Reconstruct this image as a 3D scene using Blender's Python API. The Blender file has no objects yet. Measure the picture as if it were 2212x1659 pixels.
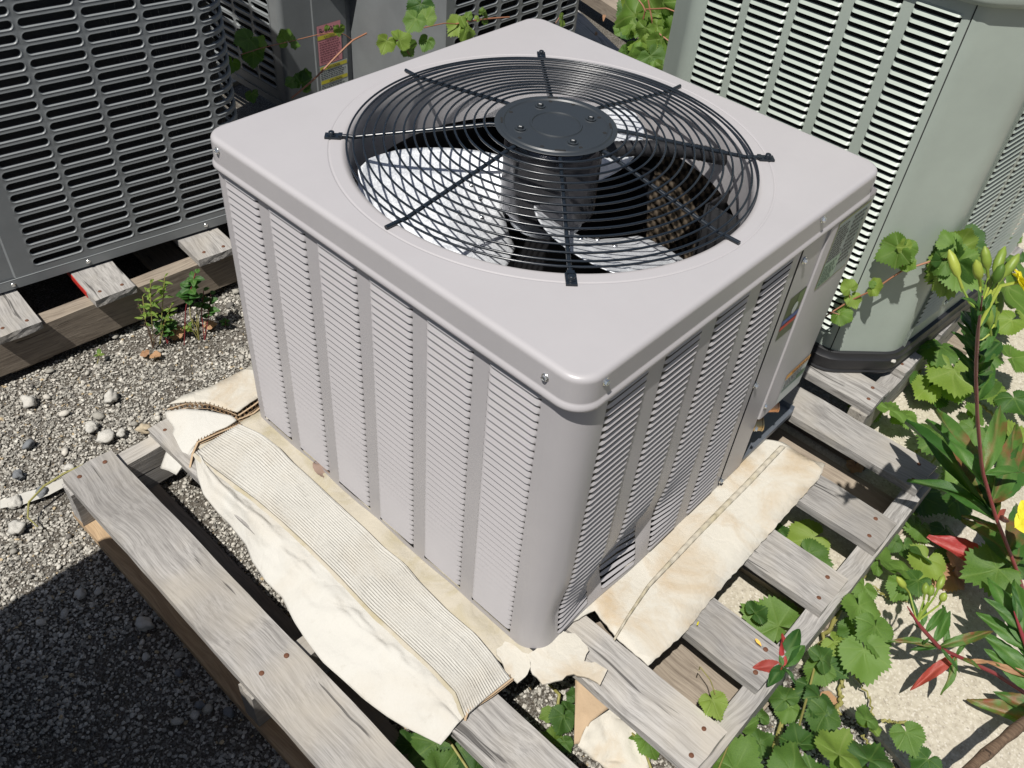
import bpy, bmesh, math, random
import numpy as np
from mathutils import Vector, Matrix, noise as mnoise
random.seed(7)
rng = np.random.default_rng(7)
sc = bpy.context.scene
C = sc.collection
# ------------------------------------------------------------------ camera
CAM = np.array([-0.5966303784, -0.3827954171, 1.2627861302])
RM = np.array([[0.6820973637, -0.7275382292, 0.0736974315],
               [-0.4664237591, -0.5104692092, -0.7224057470],
               [0.5631980676, 0.4583768225, -0.6875308177]])   # rows: right, down, forward
FV, CU, CV = 1912.15, 1106.0, 829.5                            # photo measured on a 2212 x 1659 grid
cd = bpy.data.cameras.new('camera'); cam = bpy.data.objects.new('camera', cd); C.objects.link(cam)
cam.matrix_world = Matrix(((RM[0][0], -RM[1][0], -RM[2][0], CAM[0]), (RM[0][1], -RM[1][1], -RM[2][1], CAM[1]),
                           (RM[0][2], -RM[1][2], -RM[2][2], CAM[2]), (0, 0, 0, 1)))
cd.sensor_width = 36; cd.lens = FV / 2212 * 36; cd.clip_start = 0.02; cd.clip_end = 200
sc.camera = cam
# ------------------------------------------------------------------ light
KX, KY = 0.505, 0.12
sun_dir = Vector((-KX, -KY, 1)).normalized()
w = bpy.data.worlds.new('World'); sc.world = w; w.use_nodes = True
nt = w.node_tree; sky = nt.nodes.new('ShaderNodeTexSky'); sky.sky_type = 'NISHITA'; sky.sun_disc = False
sky.sun_elevation = math.asin(sun_dir.z); sky.sun_rotation = math.atan2(sun_dir.x, sun_dir.y)
sky.air_density = 1.0; sky.dust_density = 1.5; sky.ozone_density = 1.0
nt.nodes['Background'].inputs[1].default_value = 0.05
nt.links.new(sky.outputs[0], nt.nodes['Background'].inputs[0])
sl = bpy.data.lights.new('sun', 'SUN'); sl.energy = 5.0; sl.angle = math.radians(0.53); sl.color = (1.0, 0.965, 0.91)
so = bpy.data.objects.new('sun', sl); C.objects.link(so)
so.rotation_euler = sun_dir.to_track_quat('Z', 'Y').to_euler(); so.location = sun_dir * 8
vs = sc.view_settings; vs.view_transform = 'Standard'; vs.look = 'None'; vs.exposure = 0.34; vs.gamma = 1
vs.use_curve_mapping = False
sc.cycles.use_denoising = True
sc.cycles.max_bounces = 8

# ------------------------------------------------------------------ picking points in the place
def ray(u, v):
    return RM.T @ np.array([(u - CU) / FV, (v - CV) / FV, 1.0])
def at(u, v, z):
    d = ray(u, v); return Vector(CAM + (z - CAM[2]) / d[2] * d)
def atx(u, v, x):
    d = ray(u, v); return Vector(CAM + (x - CAM[0]) / d[0] * d)
def aty(u, v, y):
    d = ray(u, v); return Vector(CAM + (y - CAM[1]) / d[1] * d)
def depth(p):
    return float(RM[2] @ (np.array(p) - CAM))

# ------------------------------------------------------------------ object helpers
def tag(o, label=None, cat=None, group=None, kind=None):
    if label: o['label'] = label
    if cat: o['category'] = cat
    if group: o['group'] = group
    if kind: o['kind'] = kind
    return o
def empty(name, loc=(0, 0, 0), rz=0):
    o = bpy.data.objects.new(name, None); C.objects.link(o); o.location = loc; o.rotation_euler = (0, 0, rz)
    o.empty_display_size = 0.1
    return o
def link(name, me, parent=None, mat=None):
    o = bpy.data.objects.new(name, me); C.objects.link(o)
    if parent: o.parent = parent
    if mat and not me.materials: me.materials.append(mat)
    return o
class MB:
    def __init__(s): s.v = []; s.f = []; s.mi = []; s.m = 0
    def add(s, vs_, fs):
        k = len(s.v); s.v += [tuple(p) for p in vs_]; s.f += [tuple(i + k for i in f) for f in fs]
        s.mi += [s.m] * len(fs); return s
    def box(s, c, d, M=None):
        x, y, z = d[0] / 2, d[1] / 2, d[2] / 2
        P = [Vector((sx * x, sy * y, sz * z)) for sz in (-1, 1) for sy in (-1, 1) for sx in (-1, 1)]
        if M: P = [M @ p for p in P]
        P = [p + Vector(c) for p in P]
        return s.add(P, [(0, 2, 3, 1), (4, 5, 7, 6), (0, 1, 5, 4), (2, 6, 7, 3), (0, 4, 6, 2), (1, 3, 7, 5)])
    def bridge(s, loops, closed=True):
        k = len(s.v); n = len(loops[0])
        for l in loops: s.v += [tuple(p) for p in l]
        for j in range(len(loops) - 1):
            for i in range(n if closed else n - 1):
                a = k + j * n + i; b = k + j * n + (i + 1) % n
                s.f.append((a, b, b + n, a + n)); s.mi.append(s.m)
        return k
    def lathe(s, prof, c=(0, 0, 0), n=32, cap0=False, cap1=False, M=None):
        loops = []
        for r, z in prof:
            l = [Vector((r * math.cos(2 * math.pi * i / n), r * math.sin(2 * math.pi * i / n), z)) for i in range(n)]
            if M: l = [M @ p for p in l]
            loops.append([p + Vector(c) for p in l])
        k = s.bridge(loops)
        if cap0: s.f.append(tuple(k + i for i in reversed(range(n)))); s.mi.append(s.m)
        if cap1: s.f.append(tuple(k + (len(prof) - 1) * n + i for i in range(n))); s.mi.append(s.m)
        return s
    def tube(s, pts, r, n=6, cap=True):
        pts = [Vector(p) for p in pts]; loops = []
        up = Vector((0.13, 0.21, 0.97))
        for i, p in enumerate(pts):
            t = (pts[min(i + 1, len(pts) - 1)] - pts[max(i - 1, 0)]).normalized()
            a = t.cross(up).normalized(); b = t.cross(a)
            rr = r[i] if isinstance(r, (list, tuple)) else r
            loops.append([p + (a * math.cos(2 * math.pi * j / n) + b * math.sin(2 * math.pi * j / n)) * rr for j in range(n)])
        k = s.bridge(loops)
        if cap:
            s.f.append(tuple(k + i for i in range(n))); s.mi.append(s.m)
            s.f.append(tuple(k + (len(pts) - 1) * n + i for i in reversed(range(n)))); s.mi.append(s.m)
        return s
    def grid(s, f, nu, nv):
        k = len(s.v)
        for i in range(nu + 1):
            for j in range(nv + 1): s.v.append(tuple(f(i / nu, j / nv)))
        for i in range(nu):
            for j in range(nv):
                a = k + i * (nv + 1) + j; s.f.append((a, a + 1, a + nv + 2, a + nv + 1)); s.mi.append(s.m)
        return s
    def mesh(s, name, mats, smooth=None):
        me = bpy.data.meshes.new(name); me.from_pydata(s.v, [], s.f)
        for m in (mats if isinstance(mats, (list, tuple)) else [mats]): me.materials.append(m)
        if any(s.mi): me.polygons.foreach_set('material_index', s.mi)
        if smooth is not None:
            me.polygons.foreach_set('use_smooth', [True] * len(s.f))
            me.set_sharp_from_angle(angle=math.radians(smooth))
        me.update(); return me
    def build(s, name, mats, parent=None, smooth=None):
        return link(name, s.mesh(name, mats, smooth), parent)
def bevel(o, w_=0.001, seg=2):
    m = o.modifiers.new('bevel', 'BEVEL'); m.width = w_; m.segments = seg; m.limit_method = 'ANGLE'
    return o
def fill_prism(mb, poly, z0, z1):
    n = len(poly)
    mb.add([(p[0], p[1], z1) for p in poly] + [(p[0], p[1], z0) for p in poly],
           [tuple(range(n)), tuple(range(2 * n - 1, n - 1, -1))] + [(i, i + n, (i + 1) % n + n, (i + 1) % n) for i in range(n)])

# ------------------------------------------------------------------ materials
def mat(name, col, rough=0.5, metal=0.0, spec=0.5):
    m = bpy.data.materials.new(name); m.use_nodes = True; b = m.node_tree.nodes['Principled BSDF']
    b.inputs['Base Color'].default_value = (*col, 1); b.inputs['Roughness'].default_value = rough
    b.inputs['Metallic'].default_value = metal; b.inputs['Specular IOR Level'].default_value = spec
    return m
class NT:
    def __init__(s, m): s.t = m.node_tree; s.b = s.t.nodes['Principled BSDF']
    def n(s, typ, **kw):
        nd = s.t.nodes.new(typ)
        for k, v in kw.items():
            if k[0] == '_': setattr(nd, k[1:], v)
            else: nd.inputs[k.replace('9', ' ')].default_value = v
        return nd
    def l(s, a, b): s.t.links.new(a, b)
    def ramp(s, src, stops):
        r = s.t.nodes.new('ShaderNodeValToRGB'); e = r.color_ramp.elements
        while len(e) > 1: e.remove(e[-1])
        e[0].position = stops[0][0]; c0 = stops[0][1]; e[0].color = (*c0, 1)
        for p, c in stops[1:]:
            q = e.new(p); q.color = (*c, 1)
        s.l(src, r.inputs[0]); return r.outputs[0]
    def mix(s, fac, a, b, mode='MIX'):
        m = s.t.nodes.new('ShaderNodeMix'); m.data_type = 'RGBA'; m.blend_type = mode
        for i, x in ((0, fac), (6, a), (7, b)):
            if hasattr(x, 'links'): s.l(x, m.inputs[i])
            else: m.inputs[i].default_value = x if i == 0 else (*x, 1)
        return m.outputs[2]
    def math(s, op, a, b=0.0, c=None):
        m = s.t.nodes.new('ShaderNodeMath'); m.operation = op
        for i, x in ((0, a), (1, b), (2, c)):
            if x is None: continue
            if hasattr(x, 'links'): s.l(x, m.inputs[i])
            else: m.inputs[i].default_value = x
        return m.outputs[0]
    def coords(s, scale=(1, 1, 1), rnd=True):
        tc = s.t.nodes.new('ShaderNodeTexCoord'); mp = s.t.nodes.new('ShaderNodeMapping')
        s.l(tc.outputs['Object'], mp.inputs[0]); mp.inputs['Scale'].default_value = scale
        if rnd:
            oi = s.t.nodes.new('ShaderNodeObjectInfo')
            v = s.t.nodes.new('ShaderNodeVectorMath'); v.operation = 'SCALE'; v.inputs[0].default_value = (37, 53, 29)
            s.l(oi.outputs['Random'], v.inputs[3]); s.l(v.outputs[0], mp.inputs['Location'])
        return mp.outputs[0]
    def noise(s, vec, scale, detail=4, rough=0.55, dist=0):
        n = s.t.nodes.new('ShaderNodeTexNoise'); n.inputs['Scale'].default_value = scale
        n.inputs['Detail'].default_value = detail; n.inputs['Roughness'].default_value = rough
        n.inputs['Distortion'].default_value = dist
        if vec is not None: s.l(vec, n.inputs['Vector'])
        return n.outputs['Fac']
    def bump(s, h, strength=0.3, dist=0.001, prev=None):
        b = s.t.nodes.new('ShaderNodeBump'); b.inputs['Strength'].default_value = strength
        b.inputs['Distance'].default_value = dist; s.l(h, b.inputs['Height'])
        if prev is not None: s.l(prev, b.inputs['Normal'])
        s.l(b.outputs[0], s.b.inputs['Normal']); return b.outputs[0]
    def color(s, c): s.l(c, s.b.inputs['Base Color'])
    def rough(s, c): s.l(c, s.b.inputs['Roughness'])

def paint(name, col, rough=0.35, grime=0.12, peel=0.04):
    m = mat(name, col, rough); t = NT(m); v = t.coords((1, 1, 1), False)
    d = t.noise(v, 9, 5, 0.6); f = t.noise(v, 420, 2)
    c2 = tuple(x * (1 - grime) for x in col)
    t.color(t.mix(t.ramp(d, [(0.35, (0, 0, 0)), (0.75, (1, 1, 1))]), col, c2))
    t.rough(t.math('MULTIPLY_ADD', d, 0.15, rough - 0.07)); t.bump(f, peel, 0.0004)
    return m
M_PAINT = paint('grey_enamel', (0.435, 0.418, 0.425), 0.36, 0.05)
M_DARKP = paint('charcoal_enamel', (0.225, 0.24, 0.245), 0.4, 0.2, 0.12)
M_GREENP = paint('sage_enamel', (0.37, 0.42, 0.37), 0.42, 0.12, 0.1)
M_GRILL = paint('black_coated_wire', (0.012, 0.017, 0.024), 0.27, 0.1, 0.1)
M_BLACK = mat('black_plastic', (0.018, 0.018, 0.02), 0.45)
M_VOID = mat('dark_inside', (0.008, 0.008, 0.008), 0.9)
M_PLATE = paint('dusty_black_plate', (0.03, 0.036, 0.042), 0.42, 0.1, 0.1)
M_MOTOR = paint('motor_shell', (0.10, 0.10, 0.108), 0.16, 0.2, 0.05); M_MOTOR.node_tree.nodes['Principled BSDF'].inputs['Metallic'].default_value = 0.75
M_BRASS = mat('brass', (0.55, 0.40, 0.2), 0.35, 0.9)
M_COPPER = mat('copper', (0.72, 0.38, 0.2), 0.35, 0.9)
M_ZINC = mat('zinc', (0.75, 0.75, 0.73), 0.22, 0.95)
M_RUST = mat('rusty_nail', (0.12, 0.045, 0.02), 0.8)
M_SEAM = mat('seam_shadow_gap', (0.03, 0.03, 0.032), 0.7)

def galv():
    m = mat('galvanised_steel', (0.7, 0.72, 0.74), 0.42, 0.55); t = NT(m); v = t.coords((1, 1, 1))
    vo = t.n('ShaderNodeTexVoronoi', Scale=420.0); t.l(v, vo.inputs['Vector'])
    bw = t.t.nodes.new('ShaderNodeRGBToBW'); t.l(vo.outputs['Color'], bw.inputs[0])
    t.color(t.ramp(bw.outputs[0], [(0.2, (0.62, 0.64, 0.67)), (0.8, (0.74, 0.76, 0.78))]))
    t.rough(t.math('MULTIPLY_ADD', bw.outputs[0], 0.15, 0.42)); t.bump(bw.outputs[0], 0.06, 0.0003)
    return m
M_GALV = galv()

def wood(name, c_lo, c_mid, c_hi, warm=None):
    m = mat(name, c_mid, 0.85, 0, 0.25); t = NT(m)
    v = t.coords((1, 1, 1))
    # warp across the grain so it swirls round knots
    wn = t.t.nodes.new('ShaderNodeTexNoise'); wn.inputs['Scale'].default_value = 5.5; wn.inputs['Detail'].default_value = 1.5
    t.l(v, wn.inputs['Vector'])
    sub = t.t.nodes.new('ShaderNodeVectorMath'); sub.operation = 'MULTIPLY_ADD'
    t.l(wn.outputs['Color'], sub.inputs[0]); sub.inputs[1].default_value = (0.045, 0.012, 0.03); t.l(v, sub.inputs[2])
    def stretched(sx, sy, sz, det=5, r=0.65):
        mp = t.t.nodes.new('ShaderNodeMapping'); mp.inputs['Scale'].default_value = (sx, sy, sz)
        t.l(sub.outputs[0], mp.inputs[0]); return t.noise(mp.outputs[0], 1.0, det, r)
    g1 = stretched(150, 5, 150); g2 = stretched(420, 14, 420, 3); g3 = stretched(75, 1.3, 75, 2)
    big = t.noise(v, 7, 3)
    c = t.ramp(g1, [(0.25, c_lo), (0.5, c_mid), (0.78, c_hi)])
    c = t.mix(t.math('MULTIPLY', t.ramp(g2, [(0.35, (1, 1, 1)), (0.55, (0, 0, 0))]), 0.45), c, tuple(x * 0.6 for x in c_lo))
    if warm: c = t.mix(t.ramp(big, [(0.42, (0, 0, 0)), (0.68, (0.8, 0.8, 0.8))]), c, warm)
    kn = t.n('ShaderNodeTexVoronoi', Scale=1.0); mpk = t.t.nodes.new('ShaderNodeMapping'); mpk.inputs['Scale'].default_value = (9, 4.2, 9); t.l(sub.outputs[0], mpk.inputs[0]); t.l(mpk.outputs[0], kn.inputs['Vector'])
    kf = t.ramp(kn.outputs['Distance'], [(0.0, (1, 1, 1)), (0.05, (.9, .9, .9)), (0.075, (.15, .15, .15)), (0.10, (.5, .5, .5)), (0.14, (0, 0, 0))])
    c = t.mix(t.math('MULTIPLY', kf, 0.6), c, tuple(x * 0.5 for x in c_lo))
    blot = t.noise(v, 3.3, 3); c = t.mix(t.math('MULTIPLY', t.ramp(blot, [(0.45, (0, 0, 0)), (0.7, (1, 1, 1))]), 0.35), c, tuple(x * 0.9 for x in c_lo))
    crack = t.ramp(g3, [(0.29, (1, 1, 1)), (0.325, (0, 0, 0))])
    c = t.mix(t.math('MULTIPLY', crack, 0.75), c, tuple(x * 0.25 for x in c_lo))
    # end grain and sawn sides a little darker and rougher
    oi = t.t.nodes.new('ShaderNodeObjectInfo')
    br = t.math('MULTIPLY_ADD', oi.outputs['Random'], 0.3, 0.86)
    mm = t.t.nodes.new('ShaderNodeMix'); mm.data_type = 'RGBA'; mm.blend_type = 'MULTIPLY'; mm.inputs[0].default_value = 1
    t.l(c, mm.inputs[6]); cb = t.t.nodes.new('ShaderNodeCombineColor')
    for i in range(3): t.l(br, cb.inputs[i])
    t.l(cb.outputs[0], mm.inputs[7]); t.color(mm.outputs[2])
    h = t.math('ADD', t.math('MULTIPLY', g1, 0.7), t.math('MULTIPLY', g2, 0.4))
    h = t.math('SUBTRACT', h, t.math('MULTIPLY', crack, 0.9)); t.bump(h, 0.75, 0.0016)
    return m
M_WOOD = wood('weathered_grey_wood', (0.17, 0.16, 0.15), (0.365, 0.35, 0.33), (0.49, 0.47, 0.445), (0.40, 0.365, 0.31))
M_WOODB = wood('brownish_old_wood', (0.17, 0.135, 0.105), (0.31, 0.26, 0.205), (0.42, 0.36, 0.29), (0.36, 0.30, 0.23))
M_WOODT = wood('fresh_tan_wood', (0.30, 0.20, 0.12), (0.46, 0.33, 0.2), (0.56, 0.42, 0.28))

def card(name, col, stain=(0.50, 0.40, 0.28), amt=0.6, scale=9):
    m = mat(name, col, 0.85, 0, 0.2); t = NT(m); v = t.coords((1, 1, 1), False)
    a = t.noise(v, scale, 5, 0.6, 0.6); b = t.noise(v, 55, 5, 0.7); f = t.noise(v, 700, 2)
    c = t.mix(t.math('MULTIPLY', t.ramp(a, [(0.47, (0, 0, 0)), (0.72, (1, 1, 1))]), amt), col, stain)
    c = t.mix(t.math('MULTIPLY', t.ramp(b, [(0.6, (0, 0, 0)), (0.85, (1, 1, 1))]), 0.35), c, tuple(x * 0.7 for x in stain))
    t.color(c)
    wr = t.n('ShaderNodeTexVoronoi', Scale=22.0, _feature='DISTANCE_TO_EDGE'); 
    mp = t.t.nodes.new('ShaderNodeVectorMath'); mp.operation = 'MULTIPLY_ADD'
    nn = t.t.nodes.new('ShaderNodeTexNoise'); nn.inputs['Scale'].default_value = 14; t.l(v, nn.inputs['Vector'])
    t.l(nn.outputs['Color'], mp.inputs[0]); mp.inputs[1].default_value = (0.06, 0.06, 0.06); t.l(v, mp.inputs[2]); t.l(mp.outputs[0], wr.inputs['Vector'])
    ck = t.ramp(wr.outputs['Distance'], [(0.0, (0, 0, 0)), (0.10, (1, 1, 1))])
    n1 = t.bump(t.math('ADD', a, t.math('MULTIPLY', b, 0.5)), 0.5, 0.006)
    n2 = t.bump(ck, 0.22, 0.0012, n1); t.bump(f, 0.2, 0.0004, n2)
    return m
M_CARD = card('white_cardboard', (0.56, 0.53, 0.46), (0.44, 0.33, 0.2), 0.8)
M_CARDT = card('stained_cardboard', (0.47, 0.43, 0.35), (0.36, 0.31, 0.18), 0.85, 14)
M_CARDB = card('bare_brown_cardboard', (0.46, 0.34, 0.22), (0.30, 0.2, 0.12), 0.4)
M_CARDW = card('clean_white_cardboard', (0.56, 0.545, 0.50), (0.47, 0.42, 0.34), 0.5, 6)

def concrete():
    m = mat('pale_concrete', (0.5, 0.46, 0.38), 0.9, 0, 0.2); t = NT(m); v = t.coords((1, 1, 1), False)
    a = t.noise(v, 3.5, 5); b = t.noise(v, 90, 4, 0.7); sp = t.n('ShaderNodeTexVoronoi', Scale=330.0); t.l(v, sp.inputs['Vector'])
    bw = t.t.nodes.new('ShaderNodeRGBToBW'); t.l(sp.outputs['Color'], bw.inputs[0])
    c = t.ramp(b, [(0.3, (0.37, 0.33, 0.26)), (0.55, (0.50, 0.455, 0.365)), (0.8, (0.57, 0.525, 0.435))])
    c = t.mix(t.ramp(bw.outputs[0], [(0.72, (0, 0, 0)), (0.82, (0.6, 0.6, 0.6))]), c, (0.66, 0.62, 0.54))
    c = t.mix(t.ramp(bw.outputs[0], [(0.12, (0.6, 0.6, 0.6)), (0.22, (0, 0, 0))]), c, (0.26, 0.23, 0.19))
    c = t.mix(t.math('MULTIPLY', t.ramp(a, [(0.5, (0, 0, 0)), (0.75, (1, 1, 1))]), 0.35), c, (0.36, 0.33, 0.27))
    t.color(c); t.bump(t.math('ADD', b, bw.outputs[0]), 0.4, 0.0012)
    return m
M_CONC = concrete()
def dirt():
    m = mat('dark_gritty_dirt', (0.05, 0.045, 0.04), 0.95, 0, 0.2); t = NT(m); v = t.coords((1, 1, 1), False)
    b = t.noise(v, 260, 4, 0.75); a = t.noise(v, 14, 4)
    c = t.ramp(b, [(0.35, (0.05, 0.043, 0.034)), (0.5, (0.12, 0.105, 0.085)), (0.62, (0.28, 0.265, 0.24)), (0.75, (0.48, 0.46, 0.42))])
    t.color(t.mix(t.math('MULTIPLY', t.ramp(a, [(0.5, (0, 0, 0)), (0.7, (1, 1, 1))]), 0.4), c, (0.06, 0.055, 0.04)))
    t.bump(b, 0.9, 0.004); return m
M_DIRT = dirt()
def stone_mat():
    m = mat('gravel_stone', (0.4, 0.39, 0.36), 0.9, 0, 0.25); t = NT(m)
    at_ = t.t.nodes.new('ShaderNodeAttribute'); at_.attribute_name = 'tint'; v = t.coords((1, 1, 1), False)
    f = t.noise(v, 500, 3, 0.7)
    c = t.mix(1.0, at_.outputs['Color'], t.ramp(f, [(0.3, (0.62, 0.62, 0.62)), (0.7, (1.1, 1.1, 1.1))]), 'MULTIPLY'); t.color(c)
    t.bump(f, 0.4, 0.001); return m
M_STONE = stone_mat()
def rock_mat(name, col):
    m = mat(name, col, 0.9, 0, 0.25); t = NT(m); v = t.coords((1, 1, 1)); f = t.noise(v, 6, 6, 0.75); g = t.noise(v, 1.8, 3)
    t.color(t.mix(t.ramp(g, [(0.5, (0, 0, 0)), (0.75, (0.35, 0.35, 0.35))]), t.ramp(f, [(0.3, tuple(x * 0.8 for x in col)), (0.6, col), (0.8, tuple(min(1, x * 1.25) for x in col))]), tuple(x * 0.6 for x in col)))
    t.bump(f, 0.7, 0.0016); return m
M_ROCKW = rock_mat('pale_limestone', (0.56, 0.54, 0.49)); M_ROCKG = rock_mat('grey_stone', (0.2, 0.21, 0.22)); M_ROCKT = rock_mat('tan_stone', (0.5, 0.42, 0.3))
def leafmat(name, c1, c2, vein, trans=0.35, rough=0.5, mid=None):
    m = mat(name, c1, rough, 0, 0.4); t = NT(m); v = t.coords((1, 1, 1)); oi = t.t.nodes.new('ShaderNodeObjectInfo')
    a = t.noise(v, 34, 4, 0.6); at_ = t.t.nodes.new('ShaderNodeAttribute'); at_.attribute_name = 'vein'
    f = t.math('ADD', t.math('MULTIPLY', a, 0.8), t.math('MULTIPLY_ADD', oi.outputs['Random'], 0.9, -0.35))
    c = t.mix(t.ramp(f, [(0.2, (0, 0, 0)), (0.85, (1, 1, 1))]), c1, c2)
    if mid:
        b = t.noise(v, 3.2, 4, .6); c = t.mix(t.ramp(b, [(0.48, (0, 0, 0)), (0.72, (.8, .8, .8))]), c, mid)
    sep = t.t.nodes.new('ShaderNodeSeparateColor'); t.l(at_.outputs['Color'], sep.inputs[0])
    c = t.mix(t.math('MULTIPLY', sep.outputs[0], 0.35), c, vein); t.color(c)
    h = t.math('ADD', t.math('MULTIPLY', sep.outputs[0], -1.0), t.math('MULTIPLY', t.noise(v, 120, 3), 0.7)); t.bump(h, 0.5, 0.0015)
    out = t.t.nodes['Material Output']; tr = t.t.nodes.new('ShaderNodeBsdfTranslucent'); mx = t.t.nodes.new('ShaderNodeMixShader')
    mx.inputs[0].default_value = trans
    sc_ = t.mix(1.0, c, (1.3, 1.5, 0.55), 'MULTIPLY'); t.l(sc_, tr.inputs[0])
    t.l(t.b.outputs[0], mx.inputs[1]); t.l(tr.outputs[0], mx.inputs[2]); t.l(mx.outputs[0], out.inputs['Surface'])
    return m
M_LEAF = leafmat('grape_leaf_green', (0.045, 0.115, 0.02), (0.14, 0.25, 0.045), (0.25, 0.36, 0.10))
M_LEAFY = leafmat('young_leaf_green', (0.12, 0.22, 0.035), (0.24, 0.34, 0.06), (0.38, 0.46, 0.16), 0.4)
M_LEAFD = leafmat('lance_leaf_green', (0.035, 0.105, 0.02), (0.07, 0.17, 0.03), (0.2, 0.3, 0.1), 0.25, 0.42)
M_LEAFM = leafmat('green_leaf_with_red_blotches', (0.05, 0.13, 0.025), (0.1, 0.2, 0.04), (0.35, 0.15, 0.1), 0.25, 0.42, (0.28, 0.045, 0.04))
M_LEAFR = leafmat('red_leaf', (0.42, 0.045, 0.045), (0.36, 0.09, 0.06), (0.55, 0.15, 0.12), 0.3, 0.42)
M_DRY = leafmat('dry_leaf', (0.36, 0.2, 0.11), (0.48, 0.28, 0.15), (0.3, 0.13, 0.08), 0.2, 0.8)
M_PETAL = leafmat('yellow_petal', (0.85, 0.72, 0.03), (0.9, 0.8, 0.06), (0.8, 0.6, 0.02), 0.35, 0.6)
M_BUD = leafmat('flower_bud_green', (0.22, 0.32, 0.05), (0.42, 0.48, 0.08), (0.3, 0.3, 0.05), 0.25, 0.45)
M_STEMR = mat('red_stem', (0.22, 0.03, 0.035), 0.45)
M_STEMV = mat('vine_stem', (0.3, 0.13, 0.07), 0.6)
M_STEMG = mat('green_brown_stem', (0.26, 0.24, 0.07), 0.6)
M_STEMD = mat('dry_stem', (0.12, 0.075, 0.045), 0.85)
M_RED = mat('red_print', (0.55, 0.03, 0.02), 0.5); M_BLUE = mat('blue_print', (0.05, 0.09, 0.3), 0.5)
M_LBLW = mat('label_white', (0.5, 0.54, 0.52), 0.35); M_LBLG = mat('label_green', (0.05, 0.16, 0.05), 0.35)
M_LBLM = mat('label_mint', (0.25, 0.38, 0.28), 0.35); M_LBLO = mat('label_orange', (0.75, 0.36, 0.05), 0.35); M_LBLD = mat('label_dark_green', (0.03, 0.045, 0.02), 0.3)
M_INK = mat('ink', (0.03, 0.03, 0.04), 0.5); M_PINK = mat('pink_paper', (0.72, 0.30, 0.33), 0.6); M_YEL = mat('yellow_paper', (0.66, 0.6, 0.06), 0.5); M_OLIVE = mat('olive_border', (0.24, 0.26, 0.09), 0.4)

# ================================================================== SETTING
GZ = -0.135
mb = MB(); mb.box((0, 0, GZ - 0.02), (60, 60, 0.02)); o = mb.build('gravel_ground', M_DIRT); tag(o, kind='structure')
# concrete slab: raised 20 mm above the gravel bed, broken edge towards the gravel
SL = GZ + 0.004
edge = [at(1380, 1215, SL), at(1450, 1290, SL), at(1545, 1345, SL), at(1640, 1395, SL), at(1741, 1440, SL), at(1800, 1500, SL), at(1868, 1562, SL), at(1958, 1656, SL)]
poly = [(p.x, p.y) for p in edge]
jag = []
for a, b in zip(poly[:-1], poly[1:]):
    for k in range(5):
        t_ = k / 5; jag.append((a[0] * (1 - t_) + b[0] * t_ + random.uniform(-.003, .003), a[1] * (1 - t_) + b[1] * t_ + random.uniform(-.003, .003)))
jag.append(poly[-1])
full = jag + [(poly[-1][0] - .1, -14), (26, -14), (26, .9), (1.0, .9), (poly[0][0] + .15, .4)]  # cut back at the far side: dark dirt there stands in for shade
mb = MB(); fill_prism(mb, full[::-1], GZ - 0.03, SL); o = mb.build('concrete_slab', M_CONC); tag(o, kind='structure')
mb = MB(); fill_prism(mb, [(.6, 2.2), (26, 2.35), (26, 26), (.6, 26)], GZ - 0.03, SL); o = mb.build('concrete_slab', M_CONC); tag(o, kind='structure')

# gravel: small stones as one mesh
def pebbles(name, n, region, smin, smax, cols, zoff=0.0, seed=1):
    r = np.random.default_rng(seed)
    ico = bmesh.new(); bmesh.ops.create_icosphere(ico, subdivisions=1, radius=1)
    V = np.array([v.co[:] for v in ico.verts]); F = np.array([[v.index for v in f.verts] for f in ico.faces]); ico.free()
    pts = []
    while len(pts) < n:
        q = r.uniform((region[0], region[2]), (region[1], region[3]), (n, 2))
        keep = region[4](q[:, 0], q[:, 1], r); pts.extend(q[keep].tolist())
    P = np.array(pts[:n]); s = smin + (smax - smin) * r.random(n) ** 2.6
    ax = np.stack([s, s * r.uniform(.6, 1, n), s * r.uniform(.4, .8, n)], 1)
    W = V[None] * (1 + r.uniform(-.28, .28, (n, len(V), 1)))
    W = W * ax[:, None, :]
    a = r.uniform(0, 6.28, n); ca, sa = np.cos(a)[:, None], np.sin(a)[:, None]
    tl = r.uniform(-.5, .5, n)[:, None]
    X = W[:, :, 0] * ca - W[:, :, 1] * sa; Y = W[:, :, 0] * sa + W[:, :, 1] * ca; Z = W[:, :, 2] + tl * W[:, :, 0] * .5
    X += P[:, 0:1]; Y += P[:, 1:2]; Z += GZ - .010 + zoff + (s * .25)[:, None] + r.uniform(0, .003, n)[:, None]
    co = np.stack([X, Y, Z], 2).reshape(-1, 3)
    fc = (F[None] + (np.arange(n) * len(V))[:, None, None]).reshape(-1, 3)
    me = bpy.data.meshes.new(name); me.vertices.add(len(co)); me.vertices.foreach_set('co', co.ravel())
    me.loops.add(len(fc) * 3); me.loops.foreach_set('vertex_index', fc.ravel().astype(np.int32))
    me.polygons.add(len(fc)); me.polygons.foreach_set('loop_start', np.arange(len(fc), dtype=np.int32) * 3)
    me.polygons.foreach_set('loop_total', np.full(len(fc), 3, dtype=np.int32)); me.update()
    cc = np.array(cols)[r.choice(len(cols), n, p=[.30, .28, .20, .12, .07, .03])] * r.uniform(.75, 1.2, (n, 1))
    at_ = me.color_attributes.new('tint', 'FLOAT_COLOR', 'POINT')
    ca4 = np.ones((n, len(V), 4)); ca4[:, :, :3] = cc[:, None, :]; at_.data.foreach_set('color', ca4.ravel())
    me.materials.append(M_STONE); me.polygons.foreach_set('use_smooth', [smax > 0.008] * len(fc))
    o = link(name, me); tag(o, kind='stuff'); return o
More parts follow.
